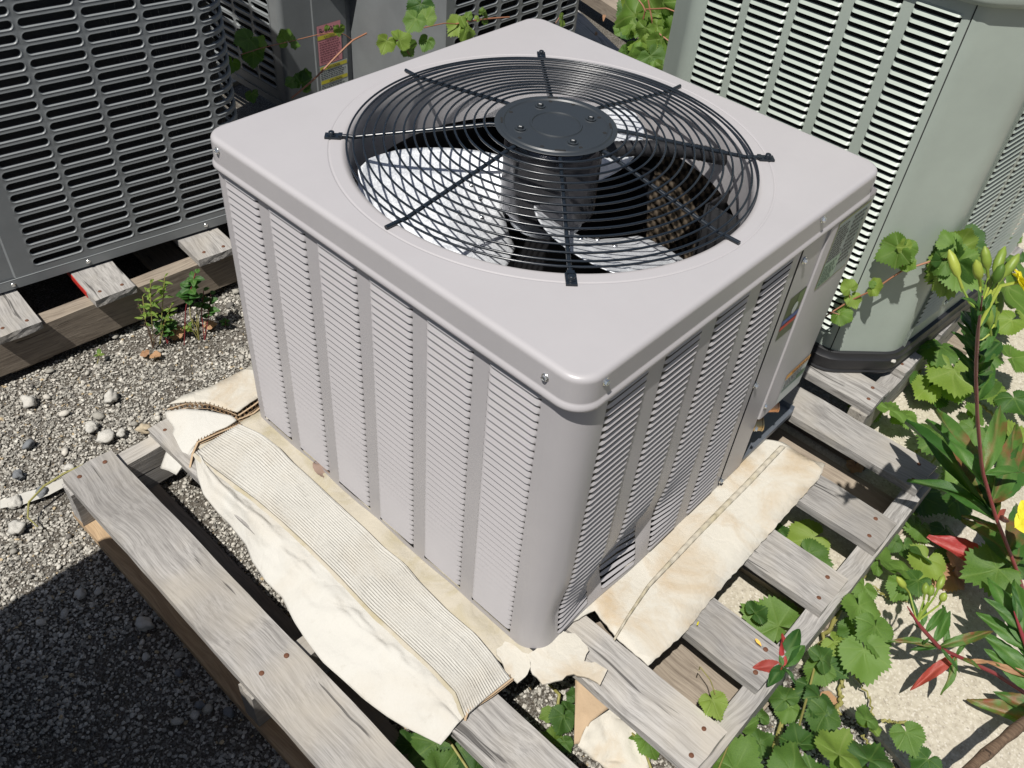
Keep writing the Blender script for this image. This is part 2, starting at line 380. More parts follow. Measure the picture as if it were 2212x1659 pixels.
GC = [(0.54, 0.51, 0.45), (0.42, 0.40, 0.35), (0.30, 0.285, 0.25), (0.64, 0.61, 0.54), (0.16, 0.15, 0.135), (0.48, 0.38, 0.24)]
def reg1(x, y, r):
    patch = np.sin(7 * x + 1.3 + 2 * y) * np.sin(9 * y + .5 - x) + .5 * np.sin(19 * x + 5 * y) * np.sin(23 * y - 4 * x)
    thin = (patch > .35) & (r.random(len(x)) < .55)
    e = np.interp(x, [-1, .25, .37, .45, .55, .9], [-9, -9, -.6, -.25, -.12, .05])
    return ((x < .35) | (y > .0) | (y < e + 9)) & ~thin & ~((x > .1) & (x < .65) & (y > .1) & (y < .65)) & ~((x > .48) & (y < .3)) & ~((x > poly[-1][0]) & (y < -.25) & (x > .385 + 0 * y))
g = pebbles('gravel', 98000, (-.70, .55, -.60, 1.30, reg1), .0016, .0048, GC)
tag(g, 'loose pale grey pea gravel spread between the pallets', 'gravel')
g2 = pebbles('coarse_gravel', 420, (-.7, .5, -.55, 1.32, reg1), .006, .0135, GC, .003, 5)
tag(g2, 'larger chips and pebbles scattered over the pea gravel', 'gravel')

# ------------------------------------------------------------------ individual stones
def rock_mesh(seed, sq=(1, .8, .6)):
    bm = bmesh.new(); bmesh.ops.create_icosphere(bm, subdivisions=3, radius=1)
    off = Vector((seed * 3.1, seed * 1.7, 0))
    for v in bm.verts:
        n_ = mnoise.noise(v.co * 1.1 + off) * .5 + mnoise.noise(v.co * 2.6 + off) * .28 + mnoise.noise(v.co * 6 + off) * .05
        v.co *= 1 + n_; v.co.x *= sq[0]; v.co.y *= sq[1]; v.co.z *= sq[2]
    me = bpy.data.meshes.new('stone'); bm.to_mesh(me); bm.free(); return me
STONES = [
 (240, 861, 17, 'W', 'round pale stone in the open gravel right of the small sprout'),
 (65, 868, 15, 'W', 'blocky white stone on the gravel near the left edge of the photo'),
 (200, 926, 15, 'W', 'rounded white stone just left of the largest stone above the pallet corner'),
 (231, 946, 19, 'W', 'largest pale stone of the cluster above the pallet corner'),
 (263, 935, 11, 'W', 'small cream stone right of the largest stone in the cluster'),
 (313, 928, 16, 'T', 'angular tan and cream stone beside the end of the upper pallet runner'),
 (62, 962, 13, 'G', 'dark grey green pebble standing upright in the gravel'),
 (40, 1028, 11, 'G', 'flat slate blue pebble on the gravel'),
 (150, 1012, 11, 'W', 'small white stone touching the pallet board end'),
 (109, 958, 0, 'W', ''),
 (37, 1143, 18, 'W', 'big white lump on the gravel left of the pallet corner'),
 (34, 1088, 16, 'W', 'flat white stone under the pale dust streak'),
 (92, 1065, 14, 'G', 'grey white stone beside the thin brown root'),
 (312, 1350, 19, 'W', 'largest pale stone lying in the shade left of the near plank'),
 (175, 1284, 12, 'W', 'oblong pale stone in the shadow above the dark gravel'),
 (214, 1278, 10, 'W', 'flat light stone at the top of the shaded gravel'),
 (495, 1540, 13, 'G', 'rounded grey stone against the pallet runner in the shade'),
 (432, 1524, 10, 'G', 'lavender grey stone left of the two beside the runner in shade'),
 (297, 1212, 0, 'W', ''),
 (315, 1420, 9, 'W', 'pointed pale chip in the middle of the shaded gravel'),
 (386, 1455, 10, 'G', 'bluish grey stone in shade near the runner'),
 (1595, 1625, 0, 'W', '')]
for i, (u, v, r_, kd, lab) in enumerate(STONES):
    if not r_: continue
    p = at(u, v, GZ + .002); s_ = r_ * depth(p) / FV
    o = link('stone', rock_mesh(i + 1, (1, random.uniform(.75, .95), random.uniform(.55, .75))), None, {'W': M_ROCKW, 'G': M_ROCKG, 'T': M_ROCKT}[kd])
    for pl in o.data.polygons: pl.use_smooth = True
    o.location = p + Vector((0, 0, s_ * .25)); o.scale = (s_,) * 3; o.rotation_euler = (0, 0, random.uniform(0, 6))
    tag(o, lab, 'stone', 'stones lying on the gravel')
# pale streak of dust and thin root
mb = MB()
pl = [at(*q, GZ + .004) for q in ((0, 1082), (45, 1066), (95, 1052), (140, 1030), (175, 1010), (178, 1026), (150, 1046), (105, 1070), (50, 1090), (0, 1098))]
mb.add(pl, [tuple(range(len(pl)))]); o = mb.build('chalky_streak', M_ROCKW); tag(o, 'flat chalky white streak of spilled mortar across the gravel', 'mortar')
mb = MB(); mb.tube([at(u, v, z) for u, v, z in ((82, 1138, GZ + .012), (60, 1118, GZ + .02), (62, 1085, GZ + .03), (95, 1050, GZ + .04), (140, 1022, GZ + .05), (190, 1000, GZ + .06), (235, 975, GZ + .04))], [.001, .0018, .002, .0022, .0022, .0018, .001], 6)
o = mb.build('dry_root', M_STEMG); tag(o, 'thin curved brown root lying on gravel by the pallet corner', 'root')

# ================================================================== PALLETS
def board_mesh(w_, l_, t_, seed, wav=.0012):
    bm = bmesh.new(); nx, ny, nz = 5, 26, 2
    def f(i, j, k):
        x = (i / nx - .5) * w_; y = (j / ny - .5) * l_; z = (k / nz - .5) * t_
        q = Vector((x * 9 + seed * 5.3, y * 9 + seed * 2.1, z * 20)); q2 = Vector((x * 60 + seed, y * 45, z * 90 + seed))
        ed = 1.0 if i in (0, nx) else .25
        en = 1.0 if j in (0, ny) else 0
        return Vector((x + mnoise.noise(q2) * wav * 1.2 * ed + mnoise.noise(Vector((seed * 9, y * 5, 0))) * .002, y + en * mnoise.noise(q2 * 1.7) * .003,
                       z + mnoise.noise(q) * wav * 1.0 + (mnoise.noise(q2) * wav * .5 if k == nz else 0)))
    idx = {}
    for i in range(nx + 1):
        for j in range(ny + 1):
            for k in range(nz + 1):
                if i in (0, nx) or j in (0, ny) or k in (0, nz): idx[i, j, k] = bm.verts.new(f(i, j, k))
    def q(a, b, c_, d): bm.faces.new((idx[a], idx[b], idx[c_], idx[d]))
    for i in range(nx):
        for j in range(ny):
            q((i, j, nz), (i + 1, j, nz), (i + 1, j + 1, nz), (i, j + 1, nz)); q((i, j, 0), (i, j + 1, 0), (i + 1, j + 1, 0), (i + 1, j, 0))
    for j in range(ny):
        for k in range(nz):
            q((0, j, k), (0, j, k + 1), (0, j + 1, k + 1), (0, j + 1, k)); q((nx, j, k), (nx, j + 1, k), (nx, j + 1, k + 1), (nx, j, k + 1))
    for i in range(nx):
        for k in range(nz):
            q((i, 0, k), (i + 1, 0, k), (i + 1, 0, k + 1), (i, 0, k + 1)); q((i, ny, k), (i, ny, k + 1), (i + 1, ny, k + 1), (i + 1, ny, k))
    es = [e for e in bm.edges if len(e.link_faces) == 2 and e.calc_face_angle(0) > 1.0]
    bmesh.ops.bevel(bm, geom=es, offset=min(.0016, t_ * .12), segments=1, affect='EDGES')
    me = bpy.data.meshes.new('board'); bm.to_mesh(me); bm.free(); return me
nail_me = MB().lathe([(.0001, .0016), (.003, .0015), (.0042, .0006), (.0044, -.001)], n=10).mesh('nail', M_RUST, 40)
bseed = [0]
def board(name, parent, c, w_, l_, t_, m, along='Y', rz=0.0, tilt=(0, 0)):
    bseed[0] += 1
    o = link(name, board_mesh(w_, l_, t_, bseed[0]), parent, m); o.location = c
    o.rotation_euler = (tilt[0], tilt[1], rz + (math.pi / 2 if along == 'X' else 0)); return o
def nails(b, pts, z):
    for x, y in pts:
        n_ = link('nail', nail_me, b); n_.location = (x, y, z); n_.rotation_euler = (random.uniform(-.15, .15), random.uniform(-.15, .15), random.uniform(0, 3))

# pallet the main unit stands on; local origin on the ground
P1 = empty('pallet', (0, 0, GZ)); tag(P1, 'weathered grey wooden pallet carrying the beige grey condenser unit', 'pallet', 'wooden pallets')
TOPZ = -.010 - GZ                # deck top above the ground
DX = [(-.331, -.236), (-.160, -.070), (.041, .132), (.226, .317), (.426, .521), (.617, .706), (.811, .902)]
y0, y1 = -.277, .852
for i, (a, b) in enumerate(DX):
    l_ = y1 - y0; yc = (y0 + y1) / 2
    ya, yb = y0 + random.uniform(-.004, .004), y1 + random.uniform(-.004, .004)
    o = board('deck_board', P1, ((a + b) / 2, (ya + yb) / 2, TOPZ - .009), b - a, yb - ya, .018, M_WOOD, tilt=(0, 0))
    nx = (b - a) * .26
    nails(o, [(-nx, -l_ / 2 + .02), (nx, -l_ / 2 + .03), (-nx, l_ / 2 - .022), (nx, l_ / 2 - .02), (-nx + .005, 0.002), (nx, .0)], .0090)
for yc in (-.268, .288, .832):
    board('stringer', P1, ((-.335 + .905) / 2, yc, .018 + .0445), .036, 1.24, .089, M_WOOD, 'X')
for (a, b), m in zip([(-.336, -.238), (-.232, -.185), (.190, .288), (.49, .58), (.776, .872)], [M_WOODT, M_WOODB, M_WOODB, M_WOODB, M_WOODB]):
    board('bottom_board', P1, ((a + b) / 2, .285, .009), b - a, 1.15, .018, m)
# pallet under the charcoal unit at upper left
P2 = empty('pallet', (0.0, 1.262, GZ), math.radians(-4.5)); tag(P2, 'pallet under the charcoal slotted unit, upper left, with red paint on one board', 'pallet', 'wooden pallets')
for a, b in [(-.66, -.565), (-.445, -.35), (-.25, -.158), (-.042, .05), (.205, .305), (.42, .51)]:
    o = board('deck_board', P2, ((a + b) / 2, .56, TOPZ - .009 + .002), b - a, 1.12 + random.uniform(-.01, .01), .019, M_WOOD)
    nails(o, [(-.024, -.535), (.024, -.54)], .0095)
for yc in (.036, .55, 1.08): board('stringer', P2, (-.07, yc, .018 + .0445), .040, 1.24, .089, M_WOODB, 'X')
for a in (-.64, -.2, .2, .5): board('bottom_board', P2, (a, .56, .009), .09, 1.05, .018, M_WOODB)
mb = MB(); mb.box((-.0435, .098, TOPZ - .008), (.0012, .11, .016)); o = mb.build('red_paint_mark', M_RED, P2)
# pallet under the sage green unit
P3 = empty('pallet', (.955, -.105, GZ)); tag(P3, 'pallet under the sage green unit, split pale board at its front end', 'pallet', 'wooden pallets')
for a, b in [(0.0, .09), (.165, .255), (.36, .45), (.56, .65), (.76, .85)]:
    o = board('deck_board', P3, ((a + b) / 2, .55, TOPZ - .009), b - a, 1.1, .018, M_WOOD); nails(o, [(-.02, -.53), (.02, -.52)], .009)
for yc in (.020, .55, 1.06): board('stringer', P3, (.46, yc, .018 + .0445), .038, .94, .089, M_WOOD, 'X')
board('bottom_board', P3, (.01, .5, .009), .11, 1.1, .018, M_WOODB); board('bottom_board', P3, (.55, .5, .009), .09, 1.1, .018, M_WOODB)
# loose timber behind
A_ = at(1262, 60, -.02); B_ = at(1412, 206, -.02); d_ = (B_ - A_); 
o = board('timber_beam', None, (A_ + B_) / 2 + Vector((.0, .0, -.03)), .10, d_.length + .35, .055, M_WOOD, 'Y', math.atan2(d_.y, d_.x) - math.pi / 2)
tag(o, 'loose grey timber beam half shaded behind the lid, left of hanging grapevine', 'timber')
o = board('timber_beam', None, at(1330, 20, -.06), .09, 1.0, .05, M_WOODB, 'Y', math.atan2(d_.y, d_.x) - math.pi / 2 + .15)
tag(o, 'dark timber beam behind the grey one at the top of the photo', 'timber')

# ================================================================== CARTON
def resample(pts, n):
    pts = [Vector(p) for p in pts]; d = [0]
    for a, b in zip(pts[:-1], pts[1:]): d.append(d[-1] + (b - a).length)
    out = []
    for i in range(n + 1):
        t_ = d[-1] * i / n; k = 0
        while k < len(d) - 2 and d[k + 1] < t_: k += 1
        f_ = (t_ - d[k]) / max(1e-9, d[k + 1] - d[k]); out.append(pts[k].lerp(pts[k + 1], min(1, f_)))
    return out
def loft(name, lines, nu, nv, m, parent, disp=None, thick=.0028, smooth=60):
    """lines: polylines in (u,v,z) read across; surface runs along them"""
    L = [resample([at(*q) for q in ln], nu) for ln in lines]
    k = len(L) - 1
    def f(a, b):
        i = int(round(a * nu)); s_ = b * k; j = min(int(s_), k - 1); p = L[j][i].lerp(L[j + 1][i], s_ - j)
        if disp: p = p + Vector((0, 0, disp(a, b)))
        return p + Vector((0, 0, mnoise.noise(p * 14) * .002))
    mb = MB(); mb.grid(f, nu, nv); o = mb.build(name, m, parent, smooth)
    s_ = o.modifiers.new('thickness', 'SOLIDIFY'); s_.thickness = thick; s_.offset = 0
    return o
def jagged(pts, z, amp=.0018, step=.008):
    out = []
    P = [at(u, v, z) for u, v in pts]
    for a, b in zip(P, P[1:] + P[:1]):
        n = max(1, int((b - a).length / step))
        for i in range(n):
            q = a.lerp(b, i / n)
            out.append(q + Vector((random.uniform(-amp, amp), random.uniform(-amp, amp), 0)) if i else q)
    return out
def sheet(name, pts, z, m, parent, thick=.0035, amp=.0016, wave=.002):
    P = jagged(pts, z, amp); bm = bmesh.new(); vs_ = [bm.verts.new(p) for p in P]
    f = bm.faces.new(vs_); f.normal_update()
    if f.normal.z < 0: f.normal_flip()
    bmesh.ops.triangulate(bm, faces=bm.faces[:])
    bmesh.ops.subdivide_edges(bm, edges=[e for e in bm.edges if e.calc_length() > .03], cuts=3, use_grid_fill=True)
    bmesh.ops.triangulate(bm, faces=bm.faces[:])
    for v in bm.verts: v.co.z += mnoise.noise(v.co * 18) * wave + mnoise.noise(v.co * 5) * wave
    me = bpy.data.meshes.new(name); bm.to_mesh(me); bm.free()
    if not name.startswith('torn'):
        for p_ in me.polygons: p_.use_smooth = True
    o = link(name, me, parent, m); s_ = o.modifiers.new('thickness', 'SOLIDIFY'); s_.thickness = thick; s_.offset = -1
    return o
K = empty('cardboard_tray', (0, 0, 0)); tag(K, 'torn white corrugated cardboard tray flattened under the grey condenser unit', 'cardboard')
# fluted strip along the left side
def flute(a, b):
    crush = .55 + .45 * min(1, abs(a - .2) * 14) * min(1, abs(a - .42) * 12)
    return math.sin((b * 21 + mnoise.noise(Vector((a * 3, b * 2, 0))) * .25) * 2 * math.pi) * .0026 * crush + .010 * math.sin(math.pi * b) * .3
Lf = [(423, 978, .004), (453, 1004, .004), (488, 1030, .003), (558, 1082, .002), (610, 1126, .001), (662, 1174, 0), (732, 1243, 0), (802, 1318, 0), (872, 1383, -.001), (933, 1440, -.001), (985, 1496, -.002), (1005, 1548, -.002)]
Rt = [(518, 917, .012), (566, 938, .014), (601, 965, .016), (632, 999, .014), (671, 1034, .012), (697, 1058, .011), (750, 1108, .011), (793, 1148, .010), (828, 1182, .010), (872, 1217, .009), (906, 1257, .009), (967, 1318, .009), (1028, 1370, .008), (1063, 1413, .008), (1102, 1466, .007)]
loft('fluted_panel', [Lf, Rt], 60, 21 * 8, M_CARDW, K, flute, .002, 30)
# outer skin folding over the board edge
Lo = [(421, 986, -.004), (427, 1030, -.006), (440, 1069, -.010), (471, 1108, -.018), (497, 1134, -.032), (532, 1178, -.034), (545, 1213, -.034), (575, 1257, -.030), (610, 1291, -.026), (636, 1344, -.022), (658, 1378, -.020), (697, 1431, -.020), (741, 1470, -.024), (784, 1509, -.030), (837, 1548, -.034), (872, 1570, -.032), (952, 1609, -.018)]
Mi = [(432, 984, .007), (450, 1020, .008), (474, 1050, .006), (512, 1088, .004), (548, 1120, .001), (590, 1165, -.003), (640, 1225, -.003), (700, 1285, -.003), (762, 1345, -.003), (826, 1405, -.004), (890, 1465, -.005), (945, 1515, -.005), (990, 1565, -.005)]
def crumple(a, b):
    k = 1 - abs(2 * b - 1) ** 2
    return .003 * k + .010 * k * max(-.2, mnoise.noise(Vector((a * 11, b * 3, 1))) + .5 * mnoise.noise(Vector((a * 30, b * 7, 4))))
loft('side_flap', [Lo, Mi, [(q[0], q[1], q[2] - .001) for q in Lf]], 90, 30, M_CARDW, K, crumple, .002)
# ragged brown line where the outer skin has torn away from the flutes
T0 = resample([at(q[0] - 3, q[1] + 3, q[2] + .003) for q in Lf], 70)
mb = MB(); mb.bridge([[p + Vector((-.004 - .004 * max(0, mnoise.noise(Vector((i * .3, 0, 0)))), 0, .0005)) for i, p in enumerate(T0)], [p + Vector((.001, 0, .0028 + .0012 * random.random())) for p in T0], [p + Vector((.003, 0, .0006)) for p in T0]], False)
mb.build('torn_edge', M_CARDT, K, 60)
# strip of liner between the fluted panel and the unit
BL = [(560, 905), (600, 940), (660, 985), (745, 1062), (850, 1165), (960, 1272), (1060, 1362), (1150, 1440)]
loft('liner_strip', [[(u - 46, v + 10, -.003) for u, v in BL], [(u - 20, v, -.0015) for u, v in BL], [(u + 10, v - 22, -.003) for u, v in BL], [(u + 50, v - 50, -.003) for u, v in BL]], 60, 18, M_CARDT, K, lambda a, b: .0025 * math.sin(math.pi * b) * (1 + math.sin(a * 23 + b * 5)), .002)
# flaps at the far left corner
sheet('corner_flap', [(365, 872), (400, 852), (455, 834), (545, 788), (565, 810), (640, 850), (640, 900), (575, 905), (562, 855), (512, 890), (480, 880), (440, 868), (400, 868)], .010, M_CARD, K, .003, .0006)
loft('torn_flap', [[(356, 890, .004), (361, 905, .0), (377, 925, -.006), (366, 960, -.02), (347, 1012, -.05)],
                   [(400, 884, .012), (405, 900, .010), (412, 930, .006), (400, 970, -.006), (366, 1018, -.04)],
                   [(450, 888, .014), (460, 905, .013), (452, 925, .010), (415, 965, -.002), (381, 1026, -.035)],
                   [(500, 898, .014), (512, 908, .014), (490, 922, .012), (440, 940, .006), (405, 988, -.012)]], 22, 18, M_CARDW, K, None, .003)
sheet('inner_liner', [(420, 950), (500, 905), (560, 900), (600, 900), (640, 960), (560, 960), (500, 930), (435, 978)], -.001, M_CARDT, K, .003, .0006)
def corr_edge(pts, h, n, parent, m=M_CARDB):
    """an open corrugated edge: two liners with a zigzag between them"""
    L = resample([at(*q) for q in pts], n * 4); mb = MB()
    for dz in (0, -h):
        loops = [[p + Vector((0, 0, dz + .0006)), p + Vector((0, 0, dz - .0006)), p + Vector((.002, -.003, dz - .0006)), p + Vector((.002, -.003, dz + .0006))] for p in L]
        mb.bridge(loops)
    zig = []
    for i, p in enumerate(L):
        z_ = -h * (.5 + .5 * math.cos(i * math.pi / 2)); zig.append([p + Vector((0, 0, z_)), p + Vector((.006, .006, z_))])
    mb.bridge(zig, False)
    return mb.build('corrugated_edge', m, parent)
corr_edge([(360, 884, .012), (400, 872, .012), (450, 874, .012), (490, 888, .012), (512, 898, .012), (545, 876, .012), (566, 860, .012)], .011, 22, K)
corr_edge([(364, 890, .006), (410, 893, .006), (460, 898, .006), (512, 906, .006), (545, 893, .006), (570, 872, .006)], .006, 22, K)
corr_edge([(408, 1010, -.010), (414, 980, .0), (425, 955, .006), (470, 935, .010), (517, 916, .012)], .006, 24, K)
corr_edge([(1105, 1465, .006), (1060, 1500, .004), (1010, 1532, .002), (1002, 1552, .0)], .006, 18, K)
# right hand flap
sheet('right_flap', [(1232, 1345), (1285, 1318), (1330, 1375), (1400, 1437), (1440, 1402), (1480, 1365), (1540, 1290), (1620, 1200), (1700, 1110), (1770, 1032), (1783, 1003), (1745, 990), (1725, 978), (1690, 955), (1650, 948), (1600, 968), (1560, 1000), (1400, 1100), (1250, 1250)], -.002, M_CARD, K, .004, .0012, .0016)
def crease(a, b):
    return 0.0035 * math.sin(math.pi * b) * (.65 + .35 * math.sin(a * 150))
loft('crease_ridge', [[(1684, 964, .0), (1609, 1042, .0), (1517, 1134, .0), (1448, 1208, .0), (1398, 1264, .0), (1355, 1330, 0), (1325, 1380, 0)], [(1696, 967, .0), (1622, 1045, .0), (1528, 1139, .0), (1457, 1213, .0), (1404, 1268, .0), (1359, 1333, 0), (1328, 1384, 0)]], 300, 6, M_CARDT, K, crease, .001)
sheet('torn_corner', [(1137, 1415), (1155, 1405), (1215, 1362), (1242, 1368), (1258, 1385), (1272, 1405), (1262, 1428), (1285, 1430), (1312, 1447), (1305, 1462), (1296, 1480), (1240, 1455), (1215, 1468), (1195, 1472), (1172, 1478), (1150, 1455), (1146, 1430)], .004, M_CARD, K, .003, .0035, .0012)
sheet('torn_scrap', [(1072, 1402), (1090, 1385), (1140, 1412), (1146, 1440), (1134, 1462), (1118, 1475), (1105, 1462), (1088, 1438)], .003, M_CARD, K, .003, .0035, .0012)
hang = empty('fallen_cardboard', (0, 0, 0)); tag(hang, 'crumpled cream cardboard scrap with a torn hole, under the pallet boards at the bottom', 'cardboard')
loft('crumpled_sheet', [[(1248, 1610, -.09), (1262, 1625, -.10), (1330, 1675, -.11)], [(1266, 1570, -.075), (1300, 1600, -.09), (1400, 1675, -.11)], [(1285, 1540, -.07), (1350, 1560, -.085), (1408, 1600, -.10)], [(1310, 1525, -.07), (1375, 1545, -.085), (1412, 1590, -.105)]], 20, 24, M_CARD, hang, lambda a, b: .006 * mnoise.noise(Vector((a * 6, b * 6, 2))), .003)
loft('folded_edge', [[(1243, 1468, -.035), (1242, 1530, -.06), (1240, 1608, -.09)], [(1290, 1500, -.03), (1262, 1540, -.065), (1250, 1606, -.09)], [(1318, 1527, -.04), (1275, 1560, -.07), (1255, 1600, -.092)]], 18, 10, M_CARDB, hang, None, .003)
# ================================================================== UNITS: shared makers
def louvers(mf, s0, s1, zt, zb, pitch, h, D, ramp_=.0075):
    """one column of pressed louvers, open towards the ground"""
    mb = MB(); ss = [(0, 0), (.15, .35), (.45, .8), (1, 1)]
    S = [(s0 + a * ramp_, d) for a, d in ss] + [((s0 + s1) / 2, 1)] + [(s1 - a * ramp_, d) for a, d in reversed(ss)]
    z = zt
    while z - h > zb:
        loops = []
        for s_, k in S:
            d = D * k; droop = 0
            loops.append([mf(s_, z, 0), mf(s_, z - h * .5, d * .5), mf(s_, z - h, d), mf(s_, z - h - .0005, d * .8), mf(s_, z - h + .0012, d * .5)])
        mb.bridge(loops, False); z -= pitch
    return mb
def stiles(mf, s_edges, cols, z0, z1, zt, zb, nz=40):
    """sheet with open rectangles where the louver columns sit"""
    mb = MB(); cuts = [s_edges[0]]
    for a, b in cols: cuts += [a, b]
    cuts.append(s_edges[1])
    for i in range(0, len(cuts) - 1):
        a, b = cuts[i], cuts[i + 1]
        if i % 2 == 0: mb.grid(lambda u, v: mf(a + (b - a) * u, z0 + (z1 - z0) * v, 0), 4, nz)
        else:
            mb.grid(lambda u, v: mf(a + (b - a) * u, zt + (z1 - zt) * v, 0), 4, 1); mb.grid(lambda u, v: mf(a + (b - a) * u, z0 + (zb - z0) * v, 0), 4, 1)
    return mb
def slot_grid(mf, s_list, w_, z_list, h, ps, pz, rim=.0035, deep=.006):
    """panel of round ended slots with rolled rims; each cell is its own patch"""
    mb = MB(); N = 9
    for s0 in s_list:
        for zc in z_list:
            cx = s0 + w_ / 2; r = h / 2; pts = [(w_ / 2 * 0 - (w_ / 2 - r) + (w_ - 2 * r) * k / 6, -r) for k in range(1, 6)]
            for i in range(N): a = -math.pi / 2 + math.pi * i / (N - 1); pts.append((w_ / 2 - r + r * math.cos(a), r * math.sin(a)))
            pts += [((w_ / 2 - r) - (w_ - 2 * r) * k / 6, r) for k in range(1, 6)]
            for i in range(N): a = math.pi / 2 + math.pi * i / (N - 1); pts.append((-w_ / 2 + r + r * math.cos(a), r * math.sin(a)))
            def rect(p):
                kx = (ps / 2) / max(1e-6, abs(p[0])); kz = (pz / 2) / max(1e-6, abs(p[1]))
                # outer border: straight up/down along the slot, corners at its ends
                if abs(p[0]) <= w_ / 2 - r + 1e-6: return (p[0], math.copysign(pz / 2, p[1]))
                t_ = abs(p[1]) / r
                if t_ > .7072: return (math.copysign(w_ / 2 - r + (ps / 2 - w_ / 2 + r) * min(1, (1 - t_) / .2928), p[0]), math.copysign(pz / 2, p[1]))
                return (math.copysign(ps / 2, p[0]), pz / 2 * p[1] / (r * .7071))
            def off(p, o_):
                sx = math.copysign(max(0, abs(p[0]) - (w_ / 2 - r)), p[0]); L_ = math.hypot(sx, p[1]) or 1
                return (p[0] + sx / L_ * o_, p[1] + p[1] / L_ * o_)
            loops = []
            for o_, d in ((None, 0), (rim, 0), (rim * .4, .0006), (0, -.0004), (-.0006, -.002), (-.0008, -deep)):
                l = []
                for p in pts:
                    q = rect(p) if o_ is None else off(p, o_); l.append(mf(cx + q[0], zc + q[1], d))
                loops.append(l)
            mb.bridge(loops)
    return mb
def quad(mf, s0, s1, z0, z1, d, n=1, m=1):
    mb = MB(); mb.grid(lambda u, v: mf(s0 + (s1 - s0) * u, z0 + (z1 - z0) * v, d), n, m); return mb
def screw_mesh():
    mb = MB(); mb.lathe([(.0058, 0), (.0062, .0006), (.0058, .0012), (.0042, .0015)], n=18)
    mb.lathe([(.0044, .0012), (.0044, .0042), (.0040, .0048), (.0030, .0048), (.0028, .0040)], n=6, cap1=True)
    return mb.mesh('screw', M_ZINC, 35)
SCREW = screw_mesh()
def screw(parent, p, nrm, s_=1.0, m=None):
    o = link('screw', SCREW, parent); o.location = p; o.rotation_euler = Vector(nrm).to_track_quat('Z', 'Y').to_euler()
    o.scale = (s_,) * 3; return o
def text(s_, size, parent, M, m, name='lettering', font_align='LEFT', sx=1.0):
    c_ = bpy.data.curves.new(name, 'FONT'); c_.body = s_; c_.size = size; c_.align_x = font_align; c_.extrude = .00015
    c_.materials.append(m); o = bpy.data.objects.new(name, c_); C.objects.link(o); o.parent = parent
    o.matrix_basis = M @ Matrix.Diagonal((sx, 1, 1, 1))
    dg = bpy.context.evaluated_depsgraph_get(); me = bpy.data.meshes.new_from_object(o.evaluated_get(dg)); mb_ = o.matrix_basis.copy(); bpy.data.objects.remove(o)
    o = link(name, me, parent); o.matrix_basis = mb_; return o
def print_lines(mf, s0, s1, z0, z1, rows, d, seed, m, parent, fill=.8):
    r = random.Random(seed); mb = MB(); ph = (z1 - z0) / rows
    for i in range(rows):
        s_ = s0; z = z0 + i * ph; e = s1 - r.random() * (s1 - s0) * .25
        while s_ < e:
            l = r.uniform(.004, .011)
            mb.grid(lambda u, v: mf(s_ + min(l, e - s_) * u, z + ph * .2 + ph * .45 * v, d), 1, 1); s_ += l + .0022
    return mb.build('printed_text', m, parent)

# ================================================================== MAIN UNIT
H = 0.6007; S = 0.742; cx = cy = S / 2; e = 0.008; eR = 0.0035
U = empty('condenser_unit', (0, 0, 0)); tag(U, 'beige grey condenser unit with round black fan guard, in full view on the front pallet', 'air conditioner')
def dent(p):
    x, z = p[0], p[2]
    g1 = math.exp(-((x - .20) / .10) ** 2 - ((z - .045 - (x - .1) * .35) / .055) ** 2)
    g2 = math.exp(-((x - .05) / .03) ** 2 - ((z - .09) / .05) ** 2)
    return .024 * g1 + .010 * g2
def mfL(s, z, d): return (e - d, s, z)                                   # s = y
def mfR(s, z, d):
    p = [s, eR - d, z]
    if z < .3: p[1] += dent(p)
    return tuple(p)
colsL = [(.062, .148), (.175, .261), (.2875, .3735), (.400, .486), (.5125, .5985), (.624, .709)]
colsR = [(.060, .142), (.177, .260), (.294, .377), (.411, .497)]
ZT, ZB, RC = .543, .012, .045
PAD = math.pi / 2
mb = stiles(mfL, (RC + e, .729 - .03), colsL[:5] + [(.624, .690)], 0, .575, ZT, ZB)
mb = stiles(mfL, (RC + eR, S - e - .012), colsL, 0, .575, ZT, ZB)
def arc(u, v):
    a = math.pi + u * PAD; p = [e + RC + RC * math.cos(a), eR + RC + RC * math.sin(a), .575 * v]
    if u > .6 and p[2] < .3: p[1] += dent(p) * (u - .6) / .4
    return p
mb.grid(arc, 14, 40)
mb2 = stiles(mfR, (RC + e, .520), colsR, 0, .575, ZT, ZB)
k0 = len(mb.v); mb.v += mb2.v; mb.f += [tuple(i + k0 for i in f) for f in mb2.f]; mb.mi += mb2.mi
# far left corner and back
mb.grid(lambda u, v: (e + .012 - .012 * math.cos(u * PAD), S - e - .012 + .012 * math.sin(u * PAD), .575 * v), 5, 1)
mb.grid(lambda u, v: (e + .012 + (S - 2 * e - .012) * u, S - e, .575 * v), 1, 1)
mb.grid(lambda u, v: (S - e + .010, S - e - (S - 2 * e) * u, .128 + (.575 - .128) * v), 1, 1)
mb.build('cabinet', M_PAINT, U, 40)
for a, b in colsL: louvers(mfL, a, b, ZT, ZB, .0131, .0087, .0036).build('louver_column', M_PAINT, U, 40)
for a, b in colsR: louvers(mfR, a, b, ZT, ZB, .0131, .0047, .0028).build('louver_column', M_PAINT, U, 40)
